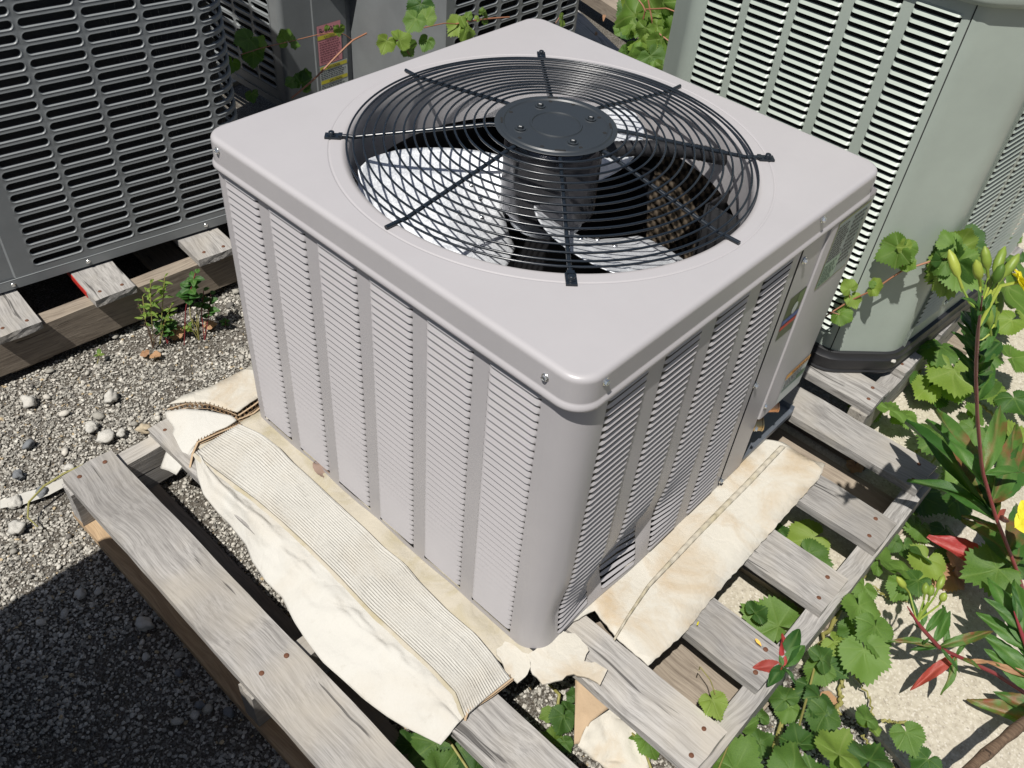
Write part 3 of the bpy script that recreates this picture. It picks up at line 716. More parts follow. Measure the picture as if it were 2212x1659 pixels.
# dark coil behind the louvers (fins as fine ridges)
mbc = MB(); ins = .030
M_COIL = mat('coil_fins', (0.085, 0.062, 0.045), 0.6, .5); t = NT(M_COIL); v_ = t.coords((1, 1, 1), False)
sp = t.t.nodes.new('ShaderNodeSeparateXYZ'); t.l(v_, sp.inputs[0]); hs = t.math('ADD', sp.outputs[0], sp.outputs[1])
w1 = t.math('SINE', t.math('MULTIPLY', t.math('ADD', hs, t.math('MULTIPLY', sp.outputs[2], .8)), 330)); w2 = t.math('SINE', t.math('MULTIPLY', t.math('SUBTRACT', hs, t.math('MULTIPLY', sp.outputs[2], .8)), 330))
ww = t.math('ADD', t.math('MULTIPLY', t.math('ADD', w1, w2), .25), .5); t.color(t.ramp(ww, [(.35, (.02, .016, .012)), (.6, (.11, .085, .06)), (.8, (.17, .135, .10))])); t.bump(ww, .6, .003)
def coil_wall(p0, p1, z0=.02, z1=.52): mbc.grid(lambda u, v: (p0[0] + (p1[0] - p0[0]) * u, p0[1] + (p1[1] - p0[1]) * u, z0 + (z1 - z0) * v), 4, 4)
coil_wall((S - ins, .12), (S - ins, .39)); oc = mbc.build('condenser_coil', M_COIL, U)
mbc = MB(); coil_wall((ins, S - ins), (ins, ins)); coil_wall((ins, ins), (.55, ins)); coil_wall((S - ins, .39), (S - ins, S - ins)); coil_wall((S - ins, S - ins), (ins, S - ins))
mbc.build('inner_lining', M_BLACK, U)
mb = MB()
for a_, b_ in (((ins - .006, ins - .006), (ins - .006, S - ins)), ((ins - .006, ins - .006), (.56, ins - .006))):
    pass
mb.box((cx, cy, -.002), (S - .03, S - .03, .012)); mb.box((.55, .10, .27), (.004, .17, .50)); mb.box((.64, .185, .27), (.19, .004, .50))
mb.build('inner_partition', M_BLACK, U)
MB().lathe([(.02, .26), (.06, .25), (.08, .21), (.082, .04), (.09, .01)], (.36, .38, 0), 32, True).build('compressor', M_BLACK, U, 40)
# service strip between seam and raised edge, right hand panel
mb = MB()
mb.grid(lambda u, v: mfR(.523 + .075 * u, .575 * v, .0012), 3, 24)
mb.grid(lambda u, v: (.598, eR - .0012 + .06 * u, .575 * v), 1, 1)
mb.build('service_strip', M_PAINT, U, 40)
mb = MB()
mb.grid(lambda u, v: (.5215 + .0016 * u, eR - .0006, .575 * v), 1, 1); mb.build('panel_seam', M_SEAM, U)
mb = MB(); mb.m = 0
R0 = .604; zl = .130
P_ = [(.598, eR - .0012), (.5995, eR - .0040), (R0, eR - .0055), (.735, eR - .0055), (.7475, eR - .003), (.751, e + .004), (.751, .10)]
mb.bridge([[(x, y, zl) for x, y in P_], [(x, y, .556) for x, y in P_]], False)
mb.grid(lambda u, v: (.5995 + .15 * u, eR - .004 + .016 * v, zl), 1, 1)
mb.grid(lambda u, v: (.60 + .15 * u, e + .09, .575 * v), 1, 1)
mb.grid(lambda u, v: (.60 + .15 * u, e + .02 + .07 * v, zl + .001), 1, 1)
mb.build('control_cover', M_PAINT, U, 40)
mb = MB(); mb.box((.665, .098, .004), (.275, .188, .012)); mb.box((.8015, .098, .012), (.002, .188, .02)); mb.build('base_pan', mat('dark_galvanised_pan', (0.16, 0.18, 0.21), .4, .6), U)
# cover labels
def mfC(s, z, d): return (s, eR - .0055 - d, z)
lb = MB()
for (s0, s1, z0, z1, dd, mi) in ((.621, .728, .418, .547, .0006, 0), (.6235, .7255, .421, .544, .0009, 1), (.6235, .68, .421, .468, .0012, 2)):
    lb.m = mi; lb.grid(lambda u, v: mfC(s0 + (s1 - s0) * u, z0 + (z1 - z0) * v, dd), 1, 1)
LB = lb.build('rating_label', [M_OLIVE, mat('label_slate', (.22, .27, .27), .35), M_LBLM], U)
print_lines(mfC, .626, .672, .47, .538, 12, .0014, 3, M_INK, LB); print_lines(mfC, .678, .722, .44, .54, 11, .0014, 4, M_INK, LB); print_lines(mfC, .626, .674, .424, .464, 9, .0016, 5, mat('green_ink', (.06, .12, .08), .5), LB)
lb = MB()
for (s0, s1, z0, z1, dd, mi) in ((.652, .741, .1335, .209, .0006, 0), (.652, .741, .196, .209, .0009, 1), (.655, .738, .162, .1705, .0009, 3), (.705, .738, .168, .178, .0011, 2)):
    lb.m = mi; lb.grid(lambda u, v: mfC(s0 + (s1 - s0) * u, z0 + (z1 - z0) * v, dd), 1, 1)
LB = lb.build('warning_label', [M_LBLW, M_LBLO, M_LBLG, mat('label_dark_mint', (.06, .14, .11), .35)], U)
text('WARNING', .0125, LB, Matrix.Translation((.674, eR - .0069, .198)) @ Matrix.Rotation(math.pi / 2, 4, 'X'), mat('label_brown_ink', (.16, .07, .02), .5))
print_lines(mfC, .656, .735, .173, .194, 4, .0012, 8, M_INK, LB)
def mfS(s, z, d): return (s, eR - .0012 - d, z)
lb = MB(); lb.grid(lambda u, v: mfS(.541 + .052 * u, .352 + .088 * v, .0005), 1, 1)
lb.m = 1; lb.grid(lambda u, v: mfS(.541 + .052 * u, .384 + .0105 * v, .0009), 1, 1)
lb.m = 2; lb.grid(lambda u, v: mfS(.541 + .052 * u, .373 + .0085 * v, .0009), 1, 1)
lb.m = 3; lb.add([mfS(.572 + .009 * math.cos(a), .407 + .012 * math.sin(a), .0010) for a in [i * math.pi / 9 for i in range(18)]], [tuple(range(18))])
lb.m = 4; lb.grid(lambda u, v: mfS(.571 + .022 * u, .412 + .026 * v, .0008), 1, 1)
lb.build('brand_label', [M_LBLD, M_BLUE, M_RED, M_LBLW, mat('label_leaf_green', (.07, .13, .03), .35)], U)
# screws
for x, z in ((.537, .516), (.5225, .266), (.524, .017)): screw(U, (x, eR - .0014, z), (0, -1, 0))
for x, z in ((.6005, .166), (.597, .108)): screw(U, (x, eR - .004, z), (.3, -1, 0))
# lid: one pressed sheet with rolled orifice
def rsq(inset, z):
    half = S / 2 - inset; rad = max(.004, .034 - inset); out = []
    for c_, a0 in (((1, -1), -PAD), ((1, 1), 0), ((-1, 1), PAD), ((-1, -1), 2 * PAD)):
        cc = (cx + c_[0] * (half - rad), cy + c_[1] * (half - rad)); arcp = []
        for i in range(11):
            a = a0 + PAD * i / 10; arcp.append((cc[0] + rad * math.cos(a), cc[1] + rad * math.sin(a)))
        out.append(arcp)
    pts = []
    for i in range(4):
        pts += out[i]; a = out[i][-1]; b = out[(i + 1) % 4][0]
        for j in range(1, 44): t_ = j / 44; pts.append((a[0] + (b[0] - a[0]) * t_, a[1] + (b[1] - a[1]) * t_))
    return [Vector((x, y, z)) for x, y in pts]
base = rsq(0, 0); ang = [math.atan2(p.y - cy, p.x - cx) for p in base]
def ring(r, z): return [Vector((cx + r * math.cos(a), cy + r * math.sin(a), z)) for a in ang]
mb = MB()
mb.bridge([ring(.3055, .498), ring(.3055, .575), ring(.3062, .586), ring(.3085, .5935), ring(.312, .5978), ring(.3155, H - .0005), ring(.318, H), ring(.320, H), ring(.3325, H), ring(.3335, H), ring(.3343, H - .0009), ring(.3362, H - .0009), ring(.337, H), ring(.338, H),
           rsq(.0095, H), rsq(.0080, H), rsq(.0052, H - .0005), rsq(.0027, H - .0019), rsq(.001, H - .0040), rsq(.0002, H - .0062), rsq(0, H - .0080), rsq(0, H - .0095), rsq(0, .5625), rsq(0, .561), rsq(-.001, .5595), rsq(-.0028, .5565), rsq(-.0034, .5535), rsq(-.0028, .5508), rsq(-.0005, .5498), rsq(.005, .5498)])
mb.build('lid', M_PAINT, U, 60)
for p, n_ in (((-.0002, .055, .579), (-1, 0, 0)), ((-.0002, .702, .585), (-1, 0, 0)), ((.039, -.0002, .586), (0, -1, 0)), ((.545, -.0002, .586), (0, -1, 0))): screw(U, p, n_, .9)
# fan guard
GU = MB()
for a in (0, PAD, 2 * PAD, 3 * PAD):
    pass
guard = MB().lathe([(.0915, .6392), (.0922, .6400), (.0905, .6413), (.085, .6408), (.083, .6428), (.079, .6428), (.077, .6408), (.040, .6408), (.039, .6425), (.0365, .6425), (.0355, .6408), (.0, .6408)], (cx, cy, 0), 96).build('fan_guard', M_PLATE, U, 45)
def guard_z(r): return .6405 - .0340 * min(1, max(0, (r - .1) / .21))
for i in range(15):
    r = .1072 + i * .0148 if i < 14 else .3095; z = guard_z(r)
    mb = MB(); n = 128; loops = []
    for k in range(n):
        a = 2 * math.pi * k / n
        loops.append([Vector((cx + (r + .0017 * math.cos(q * math.pi / 3)) * math.cos(a), cy + (r + .0017 * math.cos(q * math.pi / 3)) * math.sin(a), z + .0017 * math.sin(q * math.pi / 3))) for q in range(6)])
    loops.append(loops[0]); mb.bridge(loops); mb.build('guard_ring', M_GRILL, guard, 70)
def rodz(r): return guard_z(r) - .0052
for i in range(8):
    a = PAD / 2 * i; d_ = Vector((math.cos(a), math.sin(a), 0)); o0 = Vector((cx, cy, 0)); mb = MB()
    bolt_end = i % 2 == 1
    rs = [.080, .1, .15, .2, .25, .3, .312, .318] + ([.322] if bolt_end else [.326, .334])
    pts = [o0 + d_ * r + Vector((0, 0, max(rodz(r), H + .0032) if r > .3 else rodz(r))) for r in rs]
    mb.tube(pts, .0031, 8)
    if bolt_end:
        M = Matrix.Rotation(a, 3, 'Z')
        mb.box(o0 + d_ * .331 + Vector((0, 0, H + .0022)), (.024, .0145, .003), M)
        mb.box(o0 + d_ * .320 + Vector((0, 0, H + .0036)), (.006, .010, .005), M)
        mb.lathe([(.0062, 0), (.0064, .0012), (.0045, .0014), (.0045, .0055), (.0038, .0062)], o0 + d_ * .333 + Vector((0, 0, H + .0036)), 12, False, True)
    mb.build('guard_rod', M_GRILL, guard, 50)
for k, a in enumerate((156, 66, -24, -114)):
    a = math.radians(a); p = Vector((cx + .058 * math.cos(a), cy + .058 * math.sin(a), .6408)); mb = MB()
    mb.lathe([(.011, 0), (.0095, .0008), (.0085, .0004)], p, 18); mb.lathe([(.0075, .0006), (.0078, .0018), (.0048, .002)], p, 16); mb.lathe([(.0048, .0016), (.0046, .0058), (.0036, .0066)], p, 6, False, True)
    mb.build('hub_bolt', M_PLATE, guard, 35)
mb = MB()
for a in (20, 48, 110, 175, 205, 250, 300, 338):
    a = math.radians(a); p = Vector((cx + .0735 * math.cos(a), cy + .0735 * math.sin(a), .6409)); mb.lathe([(.0032, 0), (.0030, .0003)], p, 10, False, True)
for a in (45, -45, 135, 225):
    a = math.radians(a); p = Vector((cx + .0815 * math.cos(a), cy + .0815 * math.sin(a), .6432)); mb.box(p, (.003, .016, .0004), Matrix.Rotation(a, 3, 'Z'))
mb.build('plate_slot', M_VOID, guard)
# motor and fan
MB().lathe([(.050, .6290), (.071, .626), (.0755, .618), (.0755, .512), (.0765, .510), (.0765, .506), (.068, .500), (.02, .498), (.0, .498)], (cx, cy, 0), 64).build('motor', M_MOTOR, U, 40)
fan = MB().lathe([(.0, .484), (.055, .484), (.060, .482), (.060, .476), (.0, .474)], (cx, cy, 0), 32).build('fan', M_GALV, U, 40)
def blade(phi):
    mb = MB(); rd = math.radians
    def f(u, v):
        r = .066 + .229 * v
        le = np.interp(r, [.06, .12, .17, .25, .283, .295], [80, 95, 106, 121, 129, 136]); tr = np.interp(r, [.06, .10, .16, .22, .27, .295], [178, 190, 197, 183, 172, 164])
        a = rd(le + (tr - le) * u) + phi - rd(128)
        z = .553 - .105 * u - .01 * (1 - v) * (1 - u) + .010 * math.sin(math.pi * u) * v
        for c0 in (.22, .74): z += .0028 * max(0, 1 - abs(u - c0) * 26) * (1 if .25 < v < .9 else 0)
        return (cx + r * math.cos(a), cy + r * math.sin(a), z)
    mb.grid(f, 44, 20); o = mb.build('fan_blade', M_GALV, fan, 50)
    s_ = o.modifiers.new('thickness', 'SOLIDIFY'); s_.thickness = .0014
    for q in ((.42, .18), (.58, .18), (.5, .34), (.30, .25)):
        p = f(*q); r_ = link('rivet', RIVET, fan); r_.location = p
    return o
RIVET = MB().lathe([(.0048, -.001), (.0044, .0015), (.0025, .003)], (0, 0, 0), 14, False, True).mesh('rivet', M_ZINC, 60)
for ph in (128, 8, -112): blade(math.radians(ph))
# conduit from motor to wall
pa = Vector((.47, .345, .575)); pb = Vector((.664, .205, .545)); mb = MB(); n = 60; pts = []; rr = []
for i in range(n + 1):
    t_ = i / n; p = pa.lerp(pb, t_) + Vector((0, 0, .012 * math.sin(t_ * 3.14))); pts.append(p); rr.append(.0122 + .0009 * (i % 2))
mb.tube(pts, rr, 14); mb.build('motor_conduit', M_BLACK, U, 40)
# service valves in the open corner
mb = MB(); ax = Vector((.70, -.62, .02)).normalized(); M = ax.to_track_quat('Z', 'Y').to_matrix()
mb.lathe([(.0155, 0), (.0155, .05), (.0165, .051), (.0165, .054), (.0145, .054), (.0145, .02)], (.632, .052, .055), 28, True, False, M); mb.build('service_valve', M_BRASS, U, 40)
mb = MB(); mb.lathe([(.0115, 0), (.0115, .05), (.0125, .051), (.0125, .053), (.0105, .053), (.0105, .02)], (.668, .045, .082), 24, True, False, M); mb.build('service_valve', M_COPPER, U, 40)

# ================================================================== CHARCOAL UNIT, upper left
a0 = Vector((-.179, 1.412)); b0 = Vector((.336, 1.332)); ang0 = math.atan2((b0 - a0).y, (b0 - a0).x)
UL = empty('condenser_unit', (a0.x, a0.y, 0.0), ang0); tag(UL, 'tall charcoal condenser unit with rows of rounded slots, upper left corner of the photo', 'air conditioner')
Rr = .075; s1 = .540
def mfU(s, z, d):                         # local: s along +x, outward is -y
    if s <= s1: return (s, -d, z)
    th = (s - s1) / Rr
    if th <= PAD: return (s1 + (Rr + d) * math.sin(th), Rr - (Rr + d) * math.cos(th), z)
    return (s1 + Rr + d, Rr + (s - s1 - Rr * PAD), z)
ps, pz = .1147, .0263; w0, h0 = .1045, .0162
zs = [.048 + pz * j for j in range(26)]; ss = [.083 + ps * j for j in range(9)]
slot_grid(mfU, ss, w0, zs, h0, ps, pz).build('slotted_panel', M_DARKP, UL, 35)
mb = MB(); sL = ss[0] - (ps - w0) / 2; sR = ss[-1] + w0 + (ps - w0) / 2; zb_, zt_ = zs[0] - pz / 2, zs[-1] + pz / 2
mb.grid(lambda u, v: mfU(.040 + (sL - .040) * u, .0225 + (zt_ - .0225) * v, 0), 1, 1); mb.grid(lambda u, v: mfU(sL + (sR - sL) * u, .0225 + (zb_ - .0225) * v, 0), 60, 1)
mb.grid(lambda u, v: mfU(.040 + (sR - .040) * u, zt_ + .06 * v, 0), 60, 1)
mb.build('panel_border', M_DARKP, UL, 35)
mb = MB(); mb.grid(lambda u, v: mfU(.0365 + .0035 * u, .0225 + .8 * v, -.004 * (1 - u)), 1, 1); mb.grid(lambda u, v: mfU(-.02 + .0565 * u, .0 + .82 * v, -.004), 1, 1)
mb.grid(lambda u, v: (-.02 - .09 * math.sin(u * PAD), .004 + .09 * (1 - math.cos(u * PAD)) , .82 * v), 8, 1); mb.build('corner_post', M_DARKP, UL, 35)
mb = MB(); mb.grid(lambda u, v: mfU(-.02 + (sR + .02) * u, .0 + .0225 * v, .003 * (1 - v * .2)), 70, 1); mb.grid(lambda u, v: mfU(-.02 + (sR + .02) * u, .0225, .0028 * v), 70, 1); mb.build('base_rail', M_DARKP, UL, 35)
for s_ in (.03, .19, .47): screw(UL, mfU(s_, .011, .003), (0, -1, 0), .8)
mb = MB(); mb.bridge([[Vector(mfU(s_, z, 0)) + Vector((0, 0, 0)) for s_ in [.0, .3, s1] + [s1 + Rr * PAD * k / 8 for k in range(1, 9)] + [1.25]] for z in (.78, .86)], False)
mb.build('lid', M_DARKP, UL, 35)
mb = MB()
def inn(s, z): p = mfU(s, z, -.028); return (p[0], p[1], z)
mb.grid(lambda u, v: inn(.0 + 1.25 * u, .005 + .8 * v), 60, 1); mb.build('condenser_coil', mat('charcoal_coil', (.022, .022, .022), .7), UL)
mb = MB()
for k in range(330):                       # bent wire fins showing at the corner
    s_ = .15 + k * .0016 + random.uniform(0, .0005)
    if .36 < s_ < .68 and random.random() < .75:
        z = random.uniform(.02, .55); l = random.uniform(.02, .07); p = inn(s_, z); q = inn(s_ + random.uniform(-.012, .012), z + l)
        o_ = mfU(s_, z, -.024)
        mb.add([o_, (o_[0] + .0005, o_[1], z), (q[0] + .0005, q[1], z + l), (q[0], q[1], z + l)], [(0, 1, 2, 3)])
tag(mb.build('bent_fins', mat('dull_fins', (.2, .19, .17), .6, .4), UL), kind='stuff')
mb = MB(); mb.grid(lambda u, v: (-.1 + .8 * u, .03 + .7 * v, .004), 1, 1); mb.build('base_pan', M_BLACK, UL)

# ================================================================== CHARCOAL UNIT behind, with the pink notice
UB = empty('condenser_unit', (.80, 1.70, 0)); tag(UB, 'charcoal condenser unit with a pink refrigerant notice, behind the far left edge of the lid', 'air conditioner')
def mfB1(s, z, d): return (-d, .62 - s, z)                  # left face, s from the back towards the front corner
def mfB2(s, z, d): return (s, -d, z)
slot_grid(mfB1, [.03 + .0915 * j for j in range(6)], .080, [.062 + .0262 * j for j in range(25)], .016, .0915, .0262).build('slotted_panel', M_DARKP, UB, 35)
mb = MB(); mb.grid(lambda u, v: mfB1(.572 + .035 * u, .02 + .78 * v, 0), 1, 1); mb.grid(lambda u, v: mfB1(-.02 + .60 * u, .02 + .029 * v, .001), 1, 1); mb.grid(lambda u, v: mfB1(-.02 + .65 * u, .0 + .02 * v, .004), 1, 1)
mb.grid(lambda u, v: (.013 - .013 * math.cos(u * PAD), .013 - .013 * math.sin(u * PAD), .80 * v), 6, 1)
mb.grid(lambda u, v: mfB2(.013 + .092 * u, .8 * v, 0), 1, 1); mb.build('corner_post', M_DARKP, UB, 35)
mb = MB(); mb.grid(lambda u, v: mfB2(.108 + .115 * u, .02 + .78 * v, .003), 1, 1); mb.grid(lambda u, v: mfB2(.105 + .003 * u, .02 + .78 * v, .003 * u), 1, 1)
mb.grid(lambda u, v: mfB2(.226 + .34 * u, .02 + .78 * v, -.004), 1, 1); mb.grid(lambda u, v: mfB2(.223 + .003 * u, .02 + .78 * v, .003 - .007 * u), 1, 1); mb.grid(lambda u, v: mfB2(.01 + .56 * u, .02 * v, .004), 1, 1)
mb.build('front_panel', M_DARKP, UB, 35)
mb = MB()                                   # bulging cover above the panel
prof = [(0, 0), (.02, .028), (.05, .042), (.09, .045), (.13, .04), (.155, .02), (.16, 0)]
mb.bridge([[Vector((.16 + .24 * t_ / 12, -d * math.sin(math.pi * min(1, max(.0, t_ / 12))) ** .4 - .004, .285 + z + .02 * math.cos(t_ / 12 * 6.28))) for z, d in prof] for t_ in range(13)], False)
mb.build('bulged_cover', M_DARKP, UB, 60)
mb = MB(); mb.grid(lambda u, v: (.02 + .55 * u, .03, .8 * v), 1, 1); mb.grid(lambda u, v: (.03, .03 + .6 * u, .8 * v), 1, 1); mb.build('condenser_coil', M_VOID, UB)
LB = MB().grid(lambda u, v: mfB2(.117 + .085 * u, .108 + .116 * v, .0042), 1, 1).build('pink_notice', M_PINK, UB)
MB().grid(lambda u, v: mfB2(.117 + .085 * u, .183 + .012 * v, .0047), 1, 1).build('yellow_band', M_YEL, LB)
MT = Matrix.Identity(4); RX = Matrix.Rotation(PAD, 4, 'X')
text('R-410A', .0195, LB, MT @ Matrix.Translation((.1235, -.0052, .202)) @ RX, M_INK, sx=1.0)
text('CAUTION', .0085, LB, MT @ Matrix.Translation((.14, -.0055, .186)) @ RX, M_INK)
print_lines(mfB2, .122, .197, .115, .178, 9, .0048, 11, mat('faded_ink', (.25, .08, .1), .5), LB)
LB = MB().grid(lambda u, v: mfB2(.116 + .103 * u, -.0 + .106 * v, .0045), 1, 1).build('caution_notice', M_LBLW, UB)
for z in (.092, .050): MB().grid(lambda u, v: mfB2(.118 + .099 * u, z + .011 * v, .0050), 1, 1).build('yellow_band', M_YEL, LB)
text('CAUTION', .0105, LB, MT @ Matrix.Translation((.143, -.0056, .094)) @ RX, M_INK); text('CAUTION', .0105, LB, MT @ Matrix.Translation((.148, -.0056, .052)) @ RX, M_INK)
print_lines(mfB2, .119, .214, .063, .090, 5, .005, 12, M_INK, LB); print_lines(mfB2, .119, .214, .008, .047, 7, .005, 13, M_INK, LB)

# ================================================================== CHARCOAL UNIT behind the back corner of the lid
UC = empty('condenser_unit', (1.044, 1.30, 0)); tag(UC, 'charcoal slotted unit behind the back corner of the lid, a vine stem across it', 'air conditioner')
def mfCc(s, z, d): return (s, -d, z)
slot_grid(mfCc, [.034 + .0885 * j for j in range(6)], .073, [.14 + .0264 * j for j in range(30)], .0175, .0885, .0264).build('slotted_panel', M_DARKP, UC, 35)
mb = MB(); mb.grid(lambda u, v: mfCc(.0262 * u, .0 + 1.05 * v, 0), 1, 1); mb.grid(lambda u, v: mfCc(.5575 * u, .0 + .1268 * v, .001), 1, 1)
mb.grid(lambda u, v: mfCc(.5573 + .012 * math.sin(u * PAD), 1.05 * v, -.012 * (1 - math.cos(u * PAD))), 6, 1); mb.grid(lambda u, v: (.5693, .012 + .55 * u, 1.05 * v), 1, 1); mb.grid(lambda u, v: (0, .55 * u, 1.05 * v), 1, 1)
mb.build('panel_border', M_DARKP, UC, 35)
MB().grid(lambda u, v: (.01 + .55 * u, .045, 1.05 * v), 1, 1).build('condenser_coil', M_VOID, UC)
MB().grid(lambda u, v: (.57 * u, .57 * v, 1.05), 1, 1).build('lid', M_DARKP, UC)

# ================================================================== SAGE GREEN UNIT, right
UG = empty('condenser_unit', (.99, .031, 0)); tag(UG, 'sage green louvered condenser unit at the right, on a black base', 'air conditioner')
PG = [(.10, .616), (0, .516), (0, 0), (.103, -.099), (.65, -.146), (.75, -.05)]
def path_map(P, rad=.03):
    """rounded polyline; returns map(s,z,d) and the s value of each corner"""
    P = [Vector(p) for p in P]; segs = []; pos = 0; corner = [0]
    pts = [P[0]]
    fine = []
    for i in range(1, len(P) - 1):
        a = (P[i - 1] - P[i]).normalized(); b = (P[i + 1] - P[i]).normalized()
        p1 = P[i] + a * rad; p2 = P[i] + b * rad
        for k in range(9):
            t_ = k / 8; fine.append((1 - t_) ** 2 * p1 + 2 * t_ * (1 - t_) * P[i] + t_ * t_ * p2)
    fine = [P[0]] + fine + [P[-1]]; D = [0]
    for a, b in zip(fine[:-1], fine[1:]): D.append(D[-1] + (b - a).length)
    def f(s, z, d):
        k = 0
        while k < len(D) - 2 and D[k + 1] < s: k += 1
        t_ = (s - D[k]) / max(1e-9, D[k + 1] - D[k]); p = fine[k].lerp(fine[k + 1], t_)
        def tan(i): i = max(0, min(len(fine) - 2, i)); return (fine[i + 1] - fine[i]).normalized()
        tg = (tan(k - 1) + tan(k)).normalized().lerp((tan(k) + tan(k + 1)).normalized(), t_).normalized()
        n = Vector((tg.y, -tg.x))                    # outward is to the right of travel reversed below
        return (p.x + n.x * d, p.y + n.y * d, z)
    return f, D, fine
mfG0, DG, FG = path_map(PG, .022)
def sgn():
    p = Vector(mfG0(.4, 0, .01)); return 1 if p.x < Vector(mfG0(.4, 0, 0)).x else -1
sg = sgn()
def mfG(s, z, d): return mfG0(s, z, d * sg)
sA0 = DG[9 + 0]                                    # start of the louvered face after the first rounded corner
sYA = lambda y: sA0 + (FG[9].y - y)                # local y on the louvered face -> s
colsA = [(y1 - .031, y0 - .031) for y0, y1 in ((.048, .129), (.149, .230), (.249, .331), (.346, .426), (.441, .515))]
colsAs = sorted([(sYA(a), sYA(b)) for a, b in colsA])
zT, zB = .764, .088
mb = stiles(mfG, (sA0, sYA(.004)), colsAs, .045, .81, zT, zB, 2)
mb.grid(lambda u, v: mfG(.0 + sA0 * u, .045 + .765 * v, 0), 24, 1)
mb.build('louvered_panel', M_GREENP, UG, 35)
for a, b in colsAs: louvers(mfG, a, b, zT, zB, .0151, .0060, .0068, .007).build('louver_column', M_GREENP, UG, 35)
mb = MB(); sC = sYA(.002); sD = DG[27] + .012       # chamfer panel after the seam
mb.grid(lambda u, v: mfG(sC + (sD - sC) * u, .045 + .765 * v, .0015), 40, 1); mb.grid(lambda u, v: mfG(sD, .045 + .765 * v, .0015 + .005 * math.sin(u * 3.14)), 4, 1)
mb.grid(lambda u, v: mfG(sD + .007 * u, .045 + .765 * v, .003 * math.sin(u * math.pi) + .0012), 6, 1)
mb.build('corner_panel', M_GREENP, UG, 35)
MB().grid(lambda u, v: mfG(sYA(.004) + (.0022) * u, .045 + .765 * v, -.002), 1, 1).build('panel_seam', M_SEAM, UG)
colsB = [(sD + .022 + .128 * j, sD + .022 + .128 * j + .112) for j in range(4)]
stiles(mfG, (sD + .004, colsB[-1][1] + .02), colsB, .045, .81, zT, zB, 2).build('louvered_panel', M_GREENP, UG, 35)
for a, b in colsB: louvers(mfG, a, b, zT, zB, .0131, .0048, .0032, .007).build('louver_column', M_GREENP, UG, 35)
mb = MB(); mb.grid(lambda u, v: mfG(.01 + (DG[-1] - .02) * u, .03 + .78 * v, -.03), 60, 1); mb.build('condenser_coil', M_VOID, UG)
nS = 90; Ltot = DG[-1]
def outl(d, z): return [Vector(mfG(Ltot * i / nS, z, d)) for i in range(nS + 1)]
mb = MB(); mb.bridge([outl(-.02, .048), outl(.004, .048), outl(.008, .046), outl(.009, .035), outl(.013, .030), outl(.014, .012), outl(.010, .0), outl(.012, -.004), outl(.010, -.009)], False); mb.build('base_tray', M_BLACK, UG, 35)
mb = MB(); mb.bridge([outl(-.02, .786), outl(.010, .784), outl(.016, .786), outl(.020, .795), outl(.021, .81), outl(.018, .86), outl(.01, .9), outl(-.03, .93), outl(-.12, .95)], False); mb.build('lid', M_GREENP, UG, 50)

# unseen stand-in box added to cast the shadow over the lower left gravel
U_SHADOW = empty('condenser_unit', (-1.40, -.06, 0)); tag(U_SHADOW, 'unseen boxy grey stand-in added to cast the shadow on the lower left gravel', 'air conditioner')
mb = MB(); mb.box((S / 2, S / 2, .29), (S - .02, S - .02, .52)); bevel(mb.build('cabinet', M_PAINT, U_SHADOW), .02, 3)
mb = MB(); mb.bridge([rsq(.3, H - .0002), rsq(.0135, H), rsq(.005, H - .003), rsq(.0004, H - .0115), rsq(0, .55)]); mb.build('lid', M_PAINT, U_SHADOW, 60)
mb = MB(); mb.box((S / 2, S / 2, -.055), (S, S, .15)); mb.build('stand_in_base', M_WOOD, U_SHADOW)
# ================================================================== PLANTS
def grape_leaf_mesh(seed, lobes=.16, teeth=.05, fold=.25):
    r = random.Random(seed); NA, NR = 72, 6
    V = [(0, 0, 0)]; vein = [1.0]; F = []
    veins = [math.radians(a + r.uniform(-4, 4)) for a in (90, 38, 142, -8, 188)]
    wv = [r.uniform(-1, 1) for _ in range(6)]
    for k in range(1, NR + 1):
        for i in range(NA):
            a = -math.pi / 2 + math.radians(14) + (2 * math.pi - math.radians(28)) * i / (NA - 1)
            # outline: heart shaped with shallow lobes at the veins and saw teeth
            da = min(abs((a - v + math.pi) % (2 * math.pi) - math.pi) for v in veins)
            R_ = .62 + .13 * math.sin(a) + lobes * math.exp(-(da / .28) ** 2) - .20 * math.exp(-((a + math.pi / 2) / .55) ** 2) - .20 * math.exp(-((a - 1.5 * math.pi) / .55) ** 2)
            if abs(a - math.pi / 2) < .45: R_ += .17 * (1 - abs(a - math.pi / 2) / .45)
            if k == NR: R_ *= 1 + (teeth if i % 2 else -teeth * .8) * r.uniform(.6, 1.3)
            rr = R_ * (k / NR) ** .9; x, y = rr * math.cos(a), rr * math.sin(a)
            z = -fold * x * x * .6 + .05 * math.sin(x * 5 + wv[0] * 3) + .06 * math.sin(y * 5 + wv[1] * 3) + .04 * wv[2] * math.sin(3 * a + wv[3]) * rr + .028 * math.cos(5 * (a - math.pi / 2)) * rr * 2 - .10 * max(0, y - .3) * (1 + wv[4])
            z += fold * abs(x) * .45 * wv[5]
            V.append((x, y + .1, z)); dist = min(abs(math.sin(a - v)) * rr if abs((a - v + math.pi) % (2 * math.pi) - math.pi) < 1.2 else 9 for v in veins)
            vein.append(max(0.0, 1 - dist / .022))
    V[0] = (0, .1, 0)
    for i in range(NA - 1): F.append((0, 1 + i, 2 + i))
    for k in range(NR - 1):
        for i in range(NA - 1): a = 1 + k * NA + i; F.append((a, a + NA, a + NA + 1, a + 1))
    me = bpy.data.meshes.new('leaf'); me.from_pydata(V, [], F); me.polygons.foreach_set('use_smooth', [True] * len(F))
    c_ = me.color_attributes.new('vein', 'FLOAT_COLOR', 'POINT'); c_.data.foreach_set('color', [q for v in vein for q in (v, v, v, 1)]); me.update(); return me
